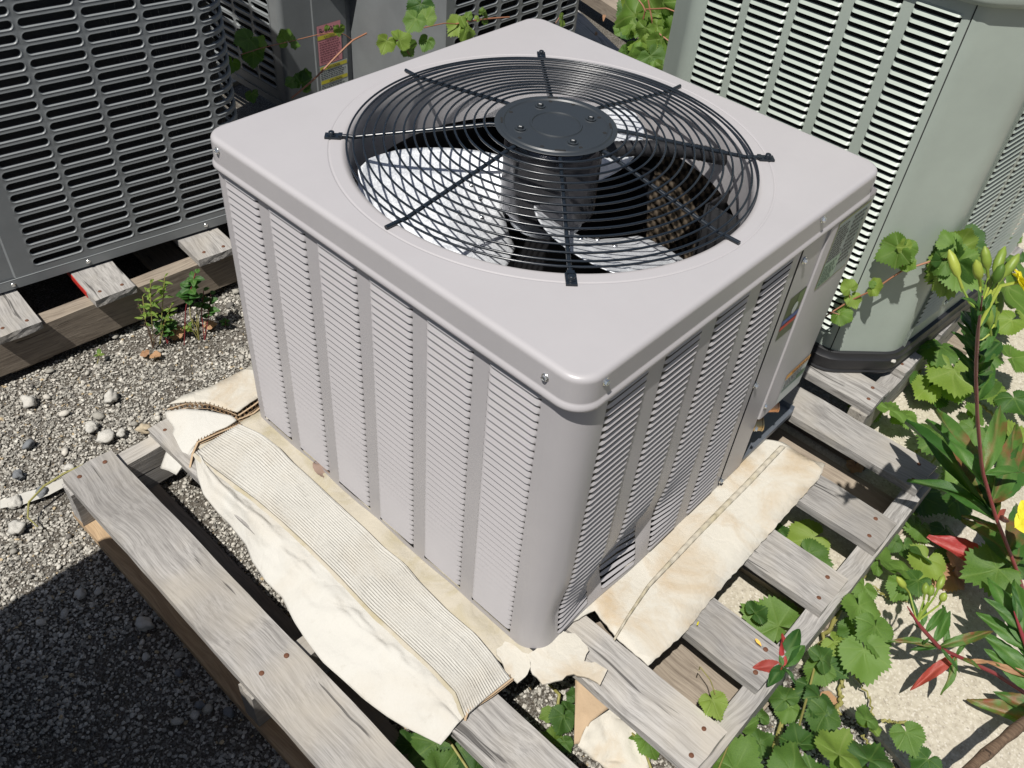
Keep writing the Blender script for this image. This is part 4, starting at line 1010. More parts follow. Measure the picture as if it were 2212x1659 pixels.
def lance_mesh(seed, w_=.16, curl=.25, fold=.5, teeth=.03):
    r = random.Random(seed); N, K = 16, 6; V = []; vein = []; F = []
    tw = r.uniform(-.3, .3); wv = r.uniform(0, 6)
    for i in range(N + 1):
        t = i / N; ww = w_ * (math.sin(math.pi * min(1, t ** .8)) ** .8 + .04) * (1 + (teeth if i % 2 else -teeth))
        for j in range(-K // 2, K // 2 + 1):
            x = j / (K / 2) * ww; z = fold * abs(x) * .7 - curl * (t - .25) ** 2 + .03 * math.sin(t * 9 + wv + j) + tw * x * t
            V.append((x, t, z)); vein.append(1.0 if j == 0 else 0.0)
    for i in range(N):
        for j in range(K): a = i * (K + 1) + j; F.append((a, a + 1, a + K + 2, a + K + 1))
    me = bpy.data.meshes.new('leaf'); me.from_pydata(V, [], F); me.polygons.foreach_set('use_smooth', [True] * len(F))
    c_ = me.color_attributes.new('vein', 'FLOAT_COLOR', 'POINT'); c_.data.foreach_set('color', [q for v in vein for q in (v, v, v, 1)]); me.update(); return me
def with_mat(me, m): q = me.copy(); q.materials.clear(); q.materials.append(m); return q
GR = [grape_leaf_mesh(s_, random.uniform(.03, .11), random.uniform(.05, .085), random.uniform(.1, .5)) for s_ in range(8)]
LN = [lance_mesh(s_, random.uniform(.13, .19), random.uniform(.1, .5)) for s_ in range(5)]
MESHES = {}
def leafmesh(kind, m):
    pool = GR if kind == 'g' else LN; i = random.randrange(len(pool)); k = (kind, i, m.name)
    if k not in MESHES: MESHES[k] = with_mat(pool[i], m)
    return MESHES[k]
def leaf(parent, kind, base, tip_dir, size, m, nrm=None, name='leaf', tilt=.35):
    """petiole at base, tip along tip_dir, blade facing nrm"""
    t = Vector(tip_dir).normalized()
    n = Vector(nrm) if nrm is not None else Vector((random.uniform(-tilt, tilt) - .15, random.uniform(-tilt, tilt) - .15, 1))
    x = t.cross(n).normalized(); n = x.cross(t).normalized()
    o = link(name, leafmesh(kind, m), parent); p = Vector(base)
    o.matrix_basis = Matrix(((x.x * size, t.x * size, n.x * size, p.x), (x.y * size, t.y * size, n.y * size, p.y), (x.z * size, t.z * size, n.z * size, p.z), (0, 0, 0, 1)))
    return o
def uvleaf(parent, u, v, z, px, m=None, ang=None, kind='g', tilt=.35, nrm=None):
    """leaf whose middle is seen at (u, v), lying z above the ground, px wide, tip towards image angle ang"""
    c_ = at(u, v, GZ + z); size = px * .8 * depth(c_) / FV / 1.12
    a = random.uniform(0, 6.28) if ang is None else math.radians(ang)
    q = at(u + 12 * math.cos(a), v - 12 * math.sin(a), GZ + z); t = (q - c_).normalized(); t.z += random.uniform(-.35, .05)
    return leaf(parent, kind, c_ - t * size * .42, t, size, m or (M_LEAF if random.random() < .7 else M_LEAFY), nrm, tilt=tilt)

# --- grapevine on the slab to the right
V1 = empty('grapevine', tuple(at(2050, 900, GZ))); tag(V1, 'grapevine with large toothed leaves sprawling over the concrete right of the pallet', 'vine')
off1 = Vector(V1.location)
class Shift:
    """parts are modelled in place and shifted to the plant's own origin"""
    def __init__(s, root): s.r = root; s.o = Vector(root.location)
    def fix(s):
        for c_ in s.r.children:
            if not c_.get('_ok'): c_.location = Vector(c_.location) - s.o; c_['_ok'] = 1
        for c_ in s.r.children: del c_['_ok']
L1 = [(1862, 878, .05, 88, 200), (1925, 880, .09, 85, 60), (2025, 760, .12, 100, 250), (1993, 735, .14, 70, 130), (2062, 818, .11, 118, 280), (2138, 760, .10, 86, 20), (2160, 850, .08, 92, 330),
 (2198, 872, .10, 80, 300), (2200, 770, .12, 78, 10), (2060, 592, .30, 100, 240), (2105, 572, .32, 70, 40), (2188, 560, .2, 100, 70), (2192, 640, .16, 115, 320), (2172, 700, .14, 75, 200), (2118, 830, .06, 80, 90),
 (2018, 950, .08, 100, 210), (2078, 1028, .07, 115, 200), (2005, 1080, .05, 95, 330), (2068, 1096, .05, 70, 290), (1960, 1010, .06, 55, 70), (2110, 890, .05, 60, 60), (2060, 930, .04, 74, 150), (1962, 905, .06, 66, 330),
 (2198, 940, .09, 80, 30), (2145, 940, .05, 76, 120), (2205, 1010, .06, 70, 60), (2095, 940, .07, 64, 240), (1990, 830, .05, 66, 20), (2180, 990, .04, 60, 220),
 (1985, 1146, .03, 70, 250), (2040, 1160, .03, 70, 280), (1965, 1110, .04, 60, 30), (2060, 1190, .02, 55, 260), (2030, 1205, .02, 44, 180), (1921, 1173, .04, 48, 180), (1905, 1200, .07, 86, 60), (1958, 1190, .03, 56, 300),
 (1998, 1222, .06, 88, 250), (1968, 1262, .07, 72, 200), (1940, 1275, .05, 62, 240), (1862, 1278, .05, 66, 250), (1836, 1312, .05, 46, 180),
 (1866, 1330, .10, 100, 300), (1892, 1376, .12, 96, 280), (1832, 1362, .07, 60, 200), (1870, 1430, .10, 110, 285), (1815, 1400, .06, 70, 320), (1780, 1418, .08, 66, 40), (1765, 1455, .05, 70, 230), (1805, 1445, .05, 62, 330),
 (2130, 1236, .12, 120, 190), (2190, 1220, .10, 80, 320), (2185, 1300, .08, 60, 60), (1870, 1544, .10, 62, 90), (1882, 1560, .08, 54, 60)]
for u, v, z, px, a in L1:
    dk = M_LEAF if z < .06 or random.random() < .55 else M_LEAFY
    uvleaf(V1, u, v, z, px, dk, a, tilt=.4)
for k in range(26):
    u, v = random.choice([(random.uniform(1990, 2240), random.uniform(770, 960)), (random.uniform(2090, 2260), random.uniform(480, 800)), (random.uniform(1995, 2120), random.uniform(720, 860)), (random.uniform(1850, 2000), random.uniform(1130, 1280))])
    if 2010 < u < 2130 and v < 740 and v > 600: continue
    uvleaf(V1, u, v, random.uniform(.02, .07), random.uniform(34, 74), random.choice([M_LEAF, M_LEAF, M_LEAFY]), tilt=.6)
mb = MB()
def vine_path(uvz, n=26, wob=.004): 
    P = resample([at(u, v, GZ + z) for u, v, z in uvz], n); return [p + Vector((random.uniform(-wob, wob), random.uniform(-wob, wob), random.uniform(0, wob))) if 0 < i < n else p for i, p in enumerate(P)]
for uvz, r_ in ((((1770, 1392), (1795, 1350), (1830, 1290), (1878, 1225), (1925, 1165)), .0042), (((1895, 1010), (1940, 1000), (1985, 975), (2000, 965)), .0036), (((1910, 820), (1945, 830), (1990, 800)), .003),
                (((1925, 1165), (1960, 1090), (2010, 1010), (2060, 940)), .003), (((2110, 870), (2150, 900), (2180, 930)), .003), (((1850, 1315), (1900, 1330), (1880, 1300)), .0018), (((1885, 1265), (1910, 1290), (1960, 1300)), .0016),
                (((1808, 1560), (1816, 1500), (1822, 1450)), .0036), (((1860, 1590), (1905, 1640), (1935, 1670)), .002), (((1905, 1560), (1960, 1563)), .0022), (((1830, 1440), (1880, 1510), (1890, 1580)), .0016)):
    MB().tube(vine_path([(a, b, .012 + .02 * random.random()) for a, b in uvz]), r_, 6).build('vine_stem', M_STEMG, V1, 60)

Shift(V1).fix()
# --- leaves at the bottom, under and before the pallet corner
V2 = empty('grapevine', tuple(at(1650, 1560, GZ))); tag(V2, 'grapevine leaves under and in front of the near right pallet corner, bottom of photo', 'vine')
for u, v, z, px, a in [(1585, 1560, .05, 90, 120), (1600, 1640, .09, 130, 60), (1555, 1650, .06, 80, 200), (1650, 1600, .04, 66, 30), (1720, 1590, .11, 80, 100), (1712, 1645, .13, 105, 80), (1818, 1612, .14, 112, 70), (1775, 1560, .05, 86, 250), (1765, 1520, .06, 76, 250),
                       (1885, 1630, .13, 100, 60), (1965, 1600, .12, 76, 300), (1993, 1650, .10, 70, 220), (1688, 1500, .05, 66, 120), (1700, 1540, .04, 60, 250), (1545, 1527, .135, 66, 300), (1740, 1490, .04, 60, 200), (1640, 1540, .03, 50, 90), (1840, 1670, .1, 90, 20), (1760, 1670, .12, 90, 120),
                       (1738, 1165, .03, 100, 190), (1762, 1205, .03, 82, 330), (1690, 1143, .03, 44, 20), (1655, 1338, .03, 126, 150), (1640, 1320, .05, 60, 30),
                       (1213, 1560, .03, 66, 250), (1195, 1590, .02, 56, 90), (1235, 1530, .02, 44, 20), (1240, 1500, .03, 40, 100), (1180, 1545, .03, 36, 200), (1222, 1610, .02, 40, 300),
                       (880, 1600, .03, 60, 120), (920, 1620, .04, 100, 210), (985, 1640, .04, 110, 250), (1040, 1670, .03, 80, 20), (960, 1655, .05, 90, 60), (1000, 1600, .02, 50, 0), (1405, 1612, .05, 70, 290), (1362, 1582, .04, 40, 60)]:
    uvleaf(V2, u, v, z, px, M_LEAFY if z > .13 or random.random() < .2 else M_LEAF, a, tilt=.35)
mb = MB()
for uvz, r_ in ((((1186, 1478, .02), (1208, 1500, .03), (1200, 1560, .0), (1190, 1640, 0)), .0028), (((1360, 1580, .04), (1385, 1600, .05), (1410, 1670, .03)), .0022), (((1618, 1440, .10), (1610, 1520, .06), (1553, 1659, .10)), .0014),
                (((1720, 1590, .1), (1745, 1500, .06), (1760, 1440, .05)), .002), (((1650, 1690, .02), (1690, 1560, .03), (1715, 1490, .03)), .0042), (((950, 1590, .04), (970, 1600, .06), (1010, 1660, .04)), .002), (((1545, 1500, .15), (1535, 1470, .14), (1512, 1440, .13), (1510, 1448, .15)), .0009)):
    MB().tube(resample([at(u, v, GZ + z) for u, v, z in uvz], 14), r_, 6).build('vine_stem', M_STEMG, V2, 60)
Shift(V2).fix()
# --- vine trailing across the sage green unit
V3 = empty('grapevine', (.95, .05, .17)); tag(V3, 'single reddish vine shoot trailing in front of the sage green unit', 'vine')
def z1(x, y): return ((3200 + x * 832 / 2212) * .548611, (900 + y * 832 / 2212) * .548611)
nodes = [((20, 990), (.915, .062, 0)), ((390, 755), (.965, .03, 0)), ((630, 645), (.975, -.0, 0)), ((945, 435), (1.0, -.035, 0)), ((1310, 320), (1.045, -.075, 0)), ((1480, 320), (1.07, -.12, 0))]
def onray(uv, xt): return atx(uv[0], uv[1], xt)
VP = [onray(z1(*q), p[0]) for q, p in nodes]
def vs3(p, r_): MB().tube(p, r_, 6).build('vine_stem', M_STEMV, V3, 60)
vs3(resample(VP, 30), [.0016 + .0006 * i / 30 for i in range(31)])
vs3(resample([onray(z1(*q), x) for q, x in (((1440, 250), 1.06), ((1600, 215), 1.10), ((1840, 205), 1.15))], 10), .0016)
vs3([onray(z1(390, 750), .965), onray(z1(378, 660), .955)], .0009); vs3([onray(z1(945, 430), 1.0), onray(z1(925, 260), .985)], .001); vs3([onray(z1(180, 870), .94), onray(z1(280, 900), .945)], .001)

for (x, y), xt, px, a in [((830, 245), .985, 62, 200), ((1000, 240), 1.0, 40, 300), ((960, 170), .99, 28, 100), ((1010, 380), 1.0, 30, 340), ((660, 610), .975, 34, 10), ((430, 760), .965, 30, 300), ((370, 600), .955, 32, 110), ((320, 915), .945, 40, 340), ((620, 580), .975, 14, 140)]:
    c_ = onray(z1(x, y), xt); size = px * depth(c_) / FV / 1.1; a = math.radians(a); u, v = z1(x, y)
    q = atx(u + 8 * math.cos(a), v - 8 * math.sin(a), xt); t = (q - c_).normalized(); t.x -= .25
    leaf(V3, 'g', c_ - t.normalized() * size * .4, t, size, M_LEAFY, (-.75, -.35, .8))
for (x, y), xt, px, a in [((1400, 400), 1.06, 92, 210), ((1480, 480), 1.08, 100, 260), ((1600, 470), 1.07, 84, 320), ((1390, 270), 1.05, 48, 60), ((1430, 140), 1.06, 50, 120), ((1570, 130), 1.1, 56, 60), ((1660, 140), 1.12, 60, 330), ((1390, 560), 1.07, 60, 250), ((1330, 370), 1.05, 50, 190), ((1560, 330), 1.08, 60, 20)]:
    c_ = onray(z1(x, y), xt); size = px * depth(c_) / FV / 1.1; a = math.radians(a); u, v = z1(x, y)
    q = atx(u + 8 * math.cos(a), v - 8 * math.sin(a), xt); t = (q - c_).normalized()
    leaf(V3, 'g', c_ - t * size * .4, t, size, random.choice([M_LEAFY, M_LEAF]), (-.5 + random.uniform(-.3, .3), -.4, .8))
for c_ in V3.children:
    pass
Shift(V3).fix()
# --- vines hanging between the far units, top centre
V4 = empty('grapevine', (1.75, 1.0, -.1)); tag(V4, 'sunlit grapevine clump hanging between the back lid edge and the sage green unit', 'vine')
def hleaf(root, u, v, xt, px, m, a=None, nrm=(-.6, -.4, .7), axis='x'):
    f_ = atx if axis == 'x' else aty; c_ = f_(u, v, xt); size = px * depth(c_) / FV / 1.1; a = math.radians(random.uniform(0, 360) if a is None else a)
    q = f_(u + 6 * math.cos(a), v - 6 * math.sin(a), xt); t = (q - c_).normalized(); n_ = Vector(nrm) + Vector((random.uniform(-.3, .3), random.uniform(-.3, .3), random.uniform(-.2, .2)))
    return leaf(root, 'g', c_ - t * size * .4, t, size, m, n_)
for u, v, x_, px, a in [(1358, 38, 1.5, 74, 200), (1440, 55, 1.52, 84, 330), (1425, 15, 1.5, 60, 70), (1395, 10, 1.55, 50, 120), (1392, 70, 1.45, 40, 250), (1432, 100, 1.45, 56, 280), (1460, 92, 1.5, 52, 20), (1378, 95, 1.45, 50, 200), (1352, 62, 1.45, 26, 180), (1390, 128, 1.42, 44, 250), (1412, 132, 1.42, 50, 300),
                        (1385, 50, 1.5, 44, 100), (1405, 92, 1.44, 40, 60), (1455, 25, 1.55, 60, 40), (1370, 115, 1.42, 36, 200), (1428, 150, 1.42, 34, 250), (1448, 130, 1.45, 34, 10), (1370, 0, 1.55, 60, 60), (1440, -10, 1.5, 60, 60), (1405, 150, 1.4, 26, 200), (1345, 110, 1.4, 22, 200), (1460, 60, 1.5, 50, 60), (1412, 60, 1.47, 40, 200)]:
    hleaf(V4, u, v, x_, px, random.choice([M_LEAFY, M_LEAFY, M_LEAF]), a)
for k in range(26): hleaf(V4, random.uniform(1340, 1475), random.uniform(-20, 150), random.uniform(1.5, 1.75), random.uniform(20, 42), random.choice([M_LEAF, M_LEAF, M_LEAFY]))
mb = MB()
for pts in (((1372, -10), (1395, 20), (1384, 60), (1388, 100), (1380, 150)), ((1400, 0), (1410, 50), (1396, 100), (1398, 160)), ((1384, 60), (1420, 70), (1460, 100)), ((1395, 20), (1440, 18), (1470, 30))): MB().tube(resample([atx(u, v, 1.46) for u, v in pts], 12), .0022, 6).build('vine_stem', M_STEMV, V4, 60)
Shift(V4).fix()
V5 = empty('grapevine', (1.0, 1.2, .1)); tag(V5, 'thin vine with small leaves crossing the pink notice and the slotted units behind the lid', 'vine')
for u, v, y_, px, m, a in [(905, 22, 1.15, 50, M_LEAF, 250), (925, 32, 1.12, 34, M_LEAFY, 60), (893, 50, 1.12, 40, M_LEAFY, 240), (833, 97, 1.1, 34, M_LEAFY, 250), (870, 84, 1.08, 40, M_LEAFY, 20), (885, 108, 1.1, 36, M_LEAF, 300), (849, 86, 1.1, 10, M_LEAFY, 0), (920, 95, 1.1, 30, M_LEAF, 250),
                           (985, 60, 1.2, 40, M_LEAFY, 230), (1010, 66, 1.18, 46, M_LEAFY, 340), (1000, 42, 1.2, 16, M_LEAFY, 60), (1013, 33, 1.2, 16, M_LEAFY, 60), (1048, 42, 1.2, 22, M_LEAFY, 300), (1042, 24, 1.2, 14, M_LEAFY, 80), (1215, 46, 1.2, 26, M_LEAFY, 320), (1030, 40, 1.2, 12, M_LEAFY, 200),
                           (733, 66, 1.5, 22, M_LEAFY, 270), (706, 60, 1.5, 12, M_LEAFY, 100), (528, 88, 1.6, 44, M_LEAF, 200), (560, 92, 1.6, 30, M_LEAF, 60), (615, 80, 1.6, 34, M_LEAF, 120), (637, 92, 1.6, 26, M_LEAF, 330), (548, 125, 1.6, 40, M_LEAF, 270), (500, 142, 1.55, 30, M_LEAF, 260), (653, 172, 1.5, 34, M_LEAF, 80), (628, 178, 1.5, 24, M_LEAF, 200), (665, 190, 1.5, 20, M_LEAF, 330), (545, 208, 1.45, 26, M_LEAF, 280), (660, 160, 1.5, 22, M_LEAF, 90)]:
    hleaf(V5, u, v, y_, px, m, a, (-.35, -.7, .7), 'y')
mb = MB()
for pts, y_, r_ in ((((630, 212), (680, 170), (723, 125), (760, 88), (792, 72)), 1.46, .0024), (((520, 118), (570, 102), (625, 90), (690, 74), (735, 68), (760, 86)), 1.55, .0012), (((985, 52), (1010, 46), (1060, 40), (1100, 37)), 1.2, .0024), (((840, 82), (865, 90), (885, 118)), 1.1, .0014), (((915, 60), (960, 50), (985, 52)), 1.2, .0014), (((1003, 52), (1016, 66)), 1.2, .001), (((1200, 50), (1208, 38)), 1.2, .001), (((880, 105), (900, 92)), 1.1, .0008)):
    MB().tube(resample([aty(u, v, y_) for u, v in pts], 12), r_, 6).build('vine_stem', M_STEMV, V5, 60)
Shift(V5).fix()

# --- evening primroses
def bud(parent, p, d_, l, m=M_BUD, r_=.0055):
    mb = MB(); M = Vector(d_).to_track_quat('Z', 'Y').to_matrix(); mb.lathe([(.0, -.0), (.0018, .002), (.0018, l * .35), (r_ * .8, l * .45), (r_, l * .62), (r_ * .8, l * .85), (.001, l)], p, 10, False, True, M)
    o = mb.build('flower_bud', m, parent, 60); return o
def primrose(loc_uvz, stem, leaves, label, stem_r=(.0036, .0022)):
    root = empty('evening_primrose', tuple(stem[0])); tag(root, label, 'plant', 'evening primrose plants on the slab')
    P = resample(stem, 24); mb = MB(); mb.tube(P, [(stem_r[0] + (stem_r[1] - stem_r[0]) * i / 24) * (1 if i < 22 else .8 - (i - 22) * .25) for i in range(25)], 8); mb.build('stem', M_STEMR, root, 60)
    for t_, u2, v2, dz, m, wsc in leaves:
        k = min(24, int(t_ * 24)); b = P[k]
        # leaf tip seen at (u2, v2), dz above or below the node
        zt_ = b.z + dz; tp = at(u2, v2, zt_); d_ = tp - b
        nn = Vector((-.25 + random.uniform(-.25, .25), -.2 + random.uniform(-.25, .25), 1)) + Vector((-d_.x, -d_.y, 0)) * 1.5
        o = leaf(root, 'l', b, d_, d_.length, m, nn, tilt=.2)
        o.matrix_basis = o.matrix_basis @ Matrix.Diagonal((wsc * .58, 1, 1, 1))
    return root, P
top = Vector((.30, -.265, .735)); bs = at(2222, 1310, GZ)
stem1 = [bs, at(2190, 1215, .02), at(2150, 1115, .12), at(2121, 1013, .24), at(2111, 900, .40), at(2108, 800, .53), at(2112, 720, .64), at(2122, 640, .725)]
LR, LD, LM, LB_ = M_LEAFR, M_LEAFD, M_LEAFM, M_LEAFD
r1, P1_ = primrose(None, stem1, [
 (.10, 2010, 1152, .02, LR, 1.5), (.13, 2172, 1210, -.03, LR, 1.2), (.30, 1975, 1010, -.0, LD, 1.3), (.33, 2035, 870, .06, LM, 1.2), (.30, 2190, 1110, -.03, LR, 1.7), (.27, 2080, 1105, -.02, LM, 1.6), (.34, 2212, 905, .05, LM, 1.1), (.36, 2235, 945, .03, LM, 1.3), (.24, 2230, 1060, .0, LM, 1.4),
 (.40, 2010, 893, .02, LD, 1.0), (.44, 2178, 850, .05, LM, 1.0), (.42, 2230, 1010, .0, LD, 1.2), (.30, 1965, 890, .02, LD, 1.0), (.2, 2085, 1100, -.02, LM, 1.5), (.2, 2212, 1140, .0, LM, 1.2),
 (.74, 2075, 800, -.02, LD, 1.2), (.76, 2160, 790, -.01, LD, 1.2), (.80, 2082, 740, .0, LD, 1.3), (.82, 2168, 735, .0, LD, 1.3), (.78, 2120, 830, -.03, LD, 1.4), (.86, 2078, 690, .02, LD, 1.2), (.86, 2160, 690, .02, LD, 1.2), (.9, 2100, 660, .02, LD, 1.2), (.72, 2100, 770, -.0, LD, 1.3), (.70, 2145, 768, .0, LD, 1.2), (.84, 2125, 780, -.04, LD, 1.3), (.88, 2140, 720, .0, LD, 1.2), (.9, 2095, 715, .0, LD, 1.1)] + [(.70 + .015 * k, 2112 + random.uniform(30, 62) * math.cos(k * 2.4), 790 - 10 * k + random.uniform(15, 40) * math.sin(k * 2.4), random.uniform(-.02, .04), random.choice([LD, M_LEAF, M_LEAF]), 1.5) for k in range(15)] + [(.95 + .003 * k, 2122 + random.uniform(12, 34) * math.cos(k * 2.4), 640 + random.uniform(12, 34) * math.sin(k * 2.4), random.uniform(-.0, .03), LD, 1.5) for k in range(9)],
 'tall evening primrose with thick red stem, green buds on top and red lower leaves')
for (u, v), (u2, v2), t_, m in [((2078, 620), (2060, 568), .96, M_BUD), ((2118, 618), (2112, 582), .99, M_BUD), ((2140, 610), (2160, 560), .98, M_BUD), ((2135, 600), (2130, 556), .98, M_BUD), ((2155, 615), (2185, 572), .97, M_BUD), ((2142, 625), (2158, 590), .97, M_LEAFY), ((2150, 700), (2158, 655), .9, M_BUD), ((2140, 720), (2135, 680), .88, M_BUD)]:
    k = int(t_ * 24); b = P1_[k]; p0 = at(u, v, b.z + .01); p1 = at(u2, v2, b.z + .03)
    mb = MB(); mb.tube([b, b.lerp(p0, .5) + Vector((0, 0, -.004)), p0], .0014, 5); mb.build('bud_stalk', M_BUD, r1, 60); bud(r1, p0 - (p1 - p0) * .2, p1 - p0, (p1 - p0).length * 1.75, m, .0058)
def flower(root, c_, size, nrm):
    n_ = Vector(nrm).normalized(); x = n_.orthogonal().normalized(); y = n_.cross(x)
    for k in range(4):
        a = k * PAD + .4; t = (x * math.cos(a) + y * math.sin(a)) * 1.0 + n_ * .35; pm = leaf(root, 'l', c_, t, size, M_PETAL, n_ - (x * math.cos(a) + y * math.sin(a)) * .3, 'petal'); pm.matrix_basis = pm.matrix_basis @ Matrix.Diagonal((3.4, 1, 1.6, 1))
c_ = at(2200, 610, .70); flower(r1, c_, .017, (.2, -.5, .6)); flower(r1, c_ + Vector((0, 0, .002)), .013, (.5, -.1, .7)); mb = MB(); mb.tube([P1_[22], at(2160, 618, .695), c_], [.0018, .0028, .002], 6); mb.build('flower_tube', M_BUD, r1, 60)
Shift(r1).fix()
# low one in the middle of the slab
st2 = [at(2235, 1180, GZ + .01), at(2150, 1455, GZ + .06), at(2085, 1425, GZ + .11), at(2030, 1400, GZ + .15), at(1985, 1350, GZ + .21), at(1960, 1310, GZ + .24)]
st2[0] = at(2250, 1520, GZ + .0)
r2, P2_ = primrose(None, st2, [(.72, 1925, 1376, .0, LM, .9), (.74, 1965, 1402, -.02, LD, 1.1), (.72, 2150, 1362, .02, LM, .85), (.70, 2045, 1306, .03, LD, 1.0), (.78, 2058, 1315, .01, LD, 1.0), (.72, 2075, 1453, -.02, LD, .9), (.60, 1972, 1484, -.03, LR, 1.1), (.60, 2042, 1505, -.04, LM, 1.3), (.55, 2115, 1438, .02, LM, 1.4), (.62, 2090, 1380, .03, LD, 1.0),
 (.86, 2050, 1302, .01, LD, 1.1), (.86, 1972, 1345, .0, LD, 1.2), (.9, 2000, 1300, .02, LD, 1.2), (.92, 1962, 1270, .02, LD, 1.0), (.82, 1990, 1395, -.02, LD, 1.1), (.84, 1965, 1322, .0, LR, .6), (.5, 2140, 1430, .0, M_DRY, 1.0)],
 'low evening primrose with whorled green leaves and one red leaf, middle of the slab', (.004, .003))
for u, v, u2, v2 in ((1965, 1282, 1942, 1252), (2018, 1290, 2036, 1250), (2005, 1300, 2012, 1270), (2028, 1308, 2040, 1285), (1995, 1298, 2000, 1265)):
    p0 = at(u, v, P2_[24].z + .0); p1 = at(u2, v2, P2_[24].z + .02); bud(r2, p0, p1 - p0, (p1 - p0).length * 1.2, M_BUD, .006); mb = MB(); mb.tube([P2_[22], p0], .0016, 5); mb.build('bud_stalk', M_BUD, r2, 60)
Shift(r2).fix()
st3 = [at(2300, 1700, GZ), at(2260, 1550, GZ + .06), at(2225, 1420, GZ + .12), at(2190, 1320, GZ + .18)]
r3, P3_ = primrose(None, st3, [(.3, 2100, 1500, .0, LM, 1.4), (.5, 2130, 1400, .02, LD, 1.5), (.6, 2120, 1360, .02, LD, 1.5), (.6, 2122, 1424, .0, M_DRY, .8), (.8, 2140, 1240, .02, LD, 1.4), (.85, 2200, 1240, .02, LD, 1.4), (.9, 2130, 1290, .02, LD, 1.3), (.4, 2150, 1490, .0, LM, 1.6), (.7, 2165, 1290, .03, LD, 1.2), (.5, 2230, 1380, .05, LR, 1.2), (.75, 2110, 1320, .0, LD, 1.3), (.95, 2190, 1260, .03, LD, 1.2)],
 'broad leaved evening primrose cut by the right edge of the photo, lower right', (.005, .003)); Shift(r3).fix()
# second yellow flower at the right edge, on its own stalk
r4 = empty('evening_primrose', tuple(at(2290, 1260, GZ))); tag(r4, 'bright yellow evening primrose flower at the right edge, half way down the photo', 'plant', 'evening primrose plants on the slab')
flower(r4, at(2226, 1124, .18), .034, (-.3, -.3, .8)); mb = MB(); mb.tube([at(2290, 1260, GZ), at(2240, 1180, .1), at(2215, 1122, .18)], .003, 6); mb.build('stem', M_STEMR, r4, 60); Shift(r4).fix()
# small seedling shoots by the pallet corner
r5 = empty('evening_primrose', tuple(at(1680, 1490, GZ))); tag(r5, 'small red tipped shoot rising at the pallet runner, right of the near board ends', 'plant', 'evening primrose plants on the slab')
b0_ = at(1690, 1440, GZ + .12)
for u, v, m, l in ((1628, 1440, M_LEAFR, 1.2), (1685, 1415, M_LEAFD, 1.2), (1700, 1362, M_LEAFR, 1.0), (1740, 1392, M_LEAFD, 1.2), (1728, 1352, M_LEAFD, 1.0), (1660, 1480, M_LEAFD, 1.2), (1720, 1470, M_LEAFD, 1.2), (1650, 1442, M_LEAFD, 1.6)):
    tp = at(u, v, b0_.z + .01); leaf(r5, 'l', b0_, tp - b0_, (tp - b0_).length, m).matrix_basis @= Matrix.Diagonal((l, 1, 1, 1))
mb = MB(); mb.tube([at(1680, 1500, GZ), at(1678, 1470, GZ + .05), b0_], .003, 6); mb.build('stem', M_STEMR, r5, 60); Shift(r5).fix()
# woody branch bottom right
mb = MB(); mb.tube(resample([at(2330, 1470, .0), at(2212, 1560, .0), at(2110, 1645, .0), at(2040, 1720, .0)], 16), [.0075 + .001 * (i % 3) for i in range(17)], 9)
o = mb.build('woody_branch', wood('bark_brown', (.06, .04, .025), (.13, .085, .055), (.2, .14, .09)), None, 60); tag(o, 'dry brown branch slanting across the bottom right corner', 'branch')

# --- weeds in the gravel by the upper left pallet
def weed(label, base_uv, shoots, m=M_LEAFY, ww=1.0, stem_m=M_STEMG, lsz=.026):
    b = at(*base_uv, GZ); root = empty('weed', tuple(b)); tag(root, label, 'weed', 'weeds in the gravel')
    mb = MB()
    for (u, v, z, n, sp) in shoots:
        tp = at(u, v, GZ + z); P = resample([b, b.lerp(tp, .5) + Vector((random.uniform(-.01, .01), 0, .01)), tp], 14); mb.tube(P, .0011, 5)
        for k in range(n):
            t_ = 1 - (k / n) * sp; p = P[int(t_ * 14)]; a = k * 2.4 + random.random(); d_ = Vector((math.cos(a), math.sin(a), random.uniform(-.1, .5)))
            o = leaf(root, 'l', p, d_, lsz * random.uniform(.7, 1.2) * (.6 + .4 * (1 - abs(2 * t_ - 1.4))), m, (random.uniform(-.3, .3) - .3, random.uniform(-.3, .3) - .4, 1)); o.matrix_basis = o.matrix_basis @ Matrix.Diagonal((ww, 1, 1, 1))
    mb.build('stem', stem_m, root, 60); Shift(root).fix(); return root
weed('tall narrow leaved weed left of the others, reaching the runner top', (332, 748), [(325, 612, .16, 16, .55), (308, 640, .12, 8, .5)], M_LEAFY, .8)
weed('narrow leaved weed with a bare stem, in the middle of the weed patch', (345, 745), [(356, 598, .17, 12, .3), (370, 660, .10, 12, .6)], M_LEAFY, .8)
weed('bushy broad leaved weed at the highest point of the weed patch', (398, 745), [(422, 590, .17, 22, .35)], M_LEAFD, 1.9, M_STEMR, .03)
weed('leaning broad leaved weed nearest the grey unit corner', (442, 735), [(455, 635, .10, 12, .5), (440, 628, .11, 8, .3)], M_LEAFD, 1.9, M_STEMR, .024)
weed('low broad leaved weed at the front of the weed patch', (362, 742), [(354, 695, .045, 14, .6), (370, 700, .03, 8, .5)], M_LEAFD, 1.8, M_STEMR, .028)
weed('small low weed right of the front weed', (410, 722), [(408, 705, .03, 9, .7)], M_LEAFY, 1.8, M_STEMR, .018)
weed('tiny weed by itself beside the unit corner', (487, 705), [(487, 697, .02, 8, .8)], M_LEAFD, 1.7, M_STEMR, .018)
weed('dried dark brown weed stalks at the left of the patch', (330, 752), [(298, 660, .10, 14, .9), (312, 700, .07, 14, .9), (345, 720, .05, 12, .9)], mat('dead_weed', (.06, .04, .028), .9), .5, M_STEMD, .014)
weed('lone two leaved sprout on open gravel', (210, 785), [(210, 768, .02, 4, .2)], M_LEAFY, 2.0, M_STEMG, .017)
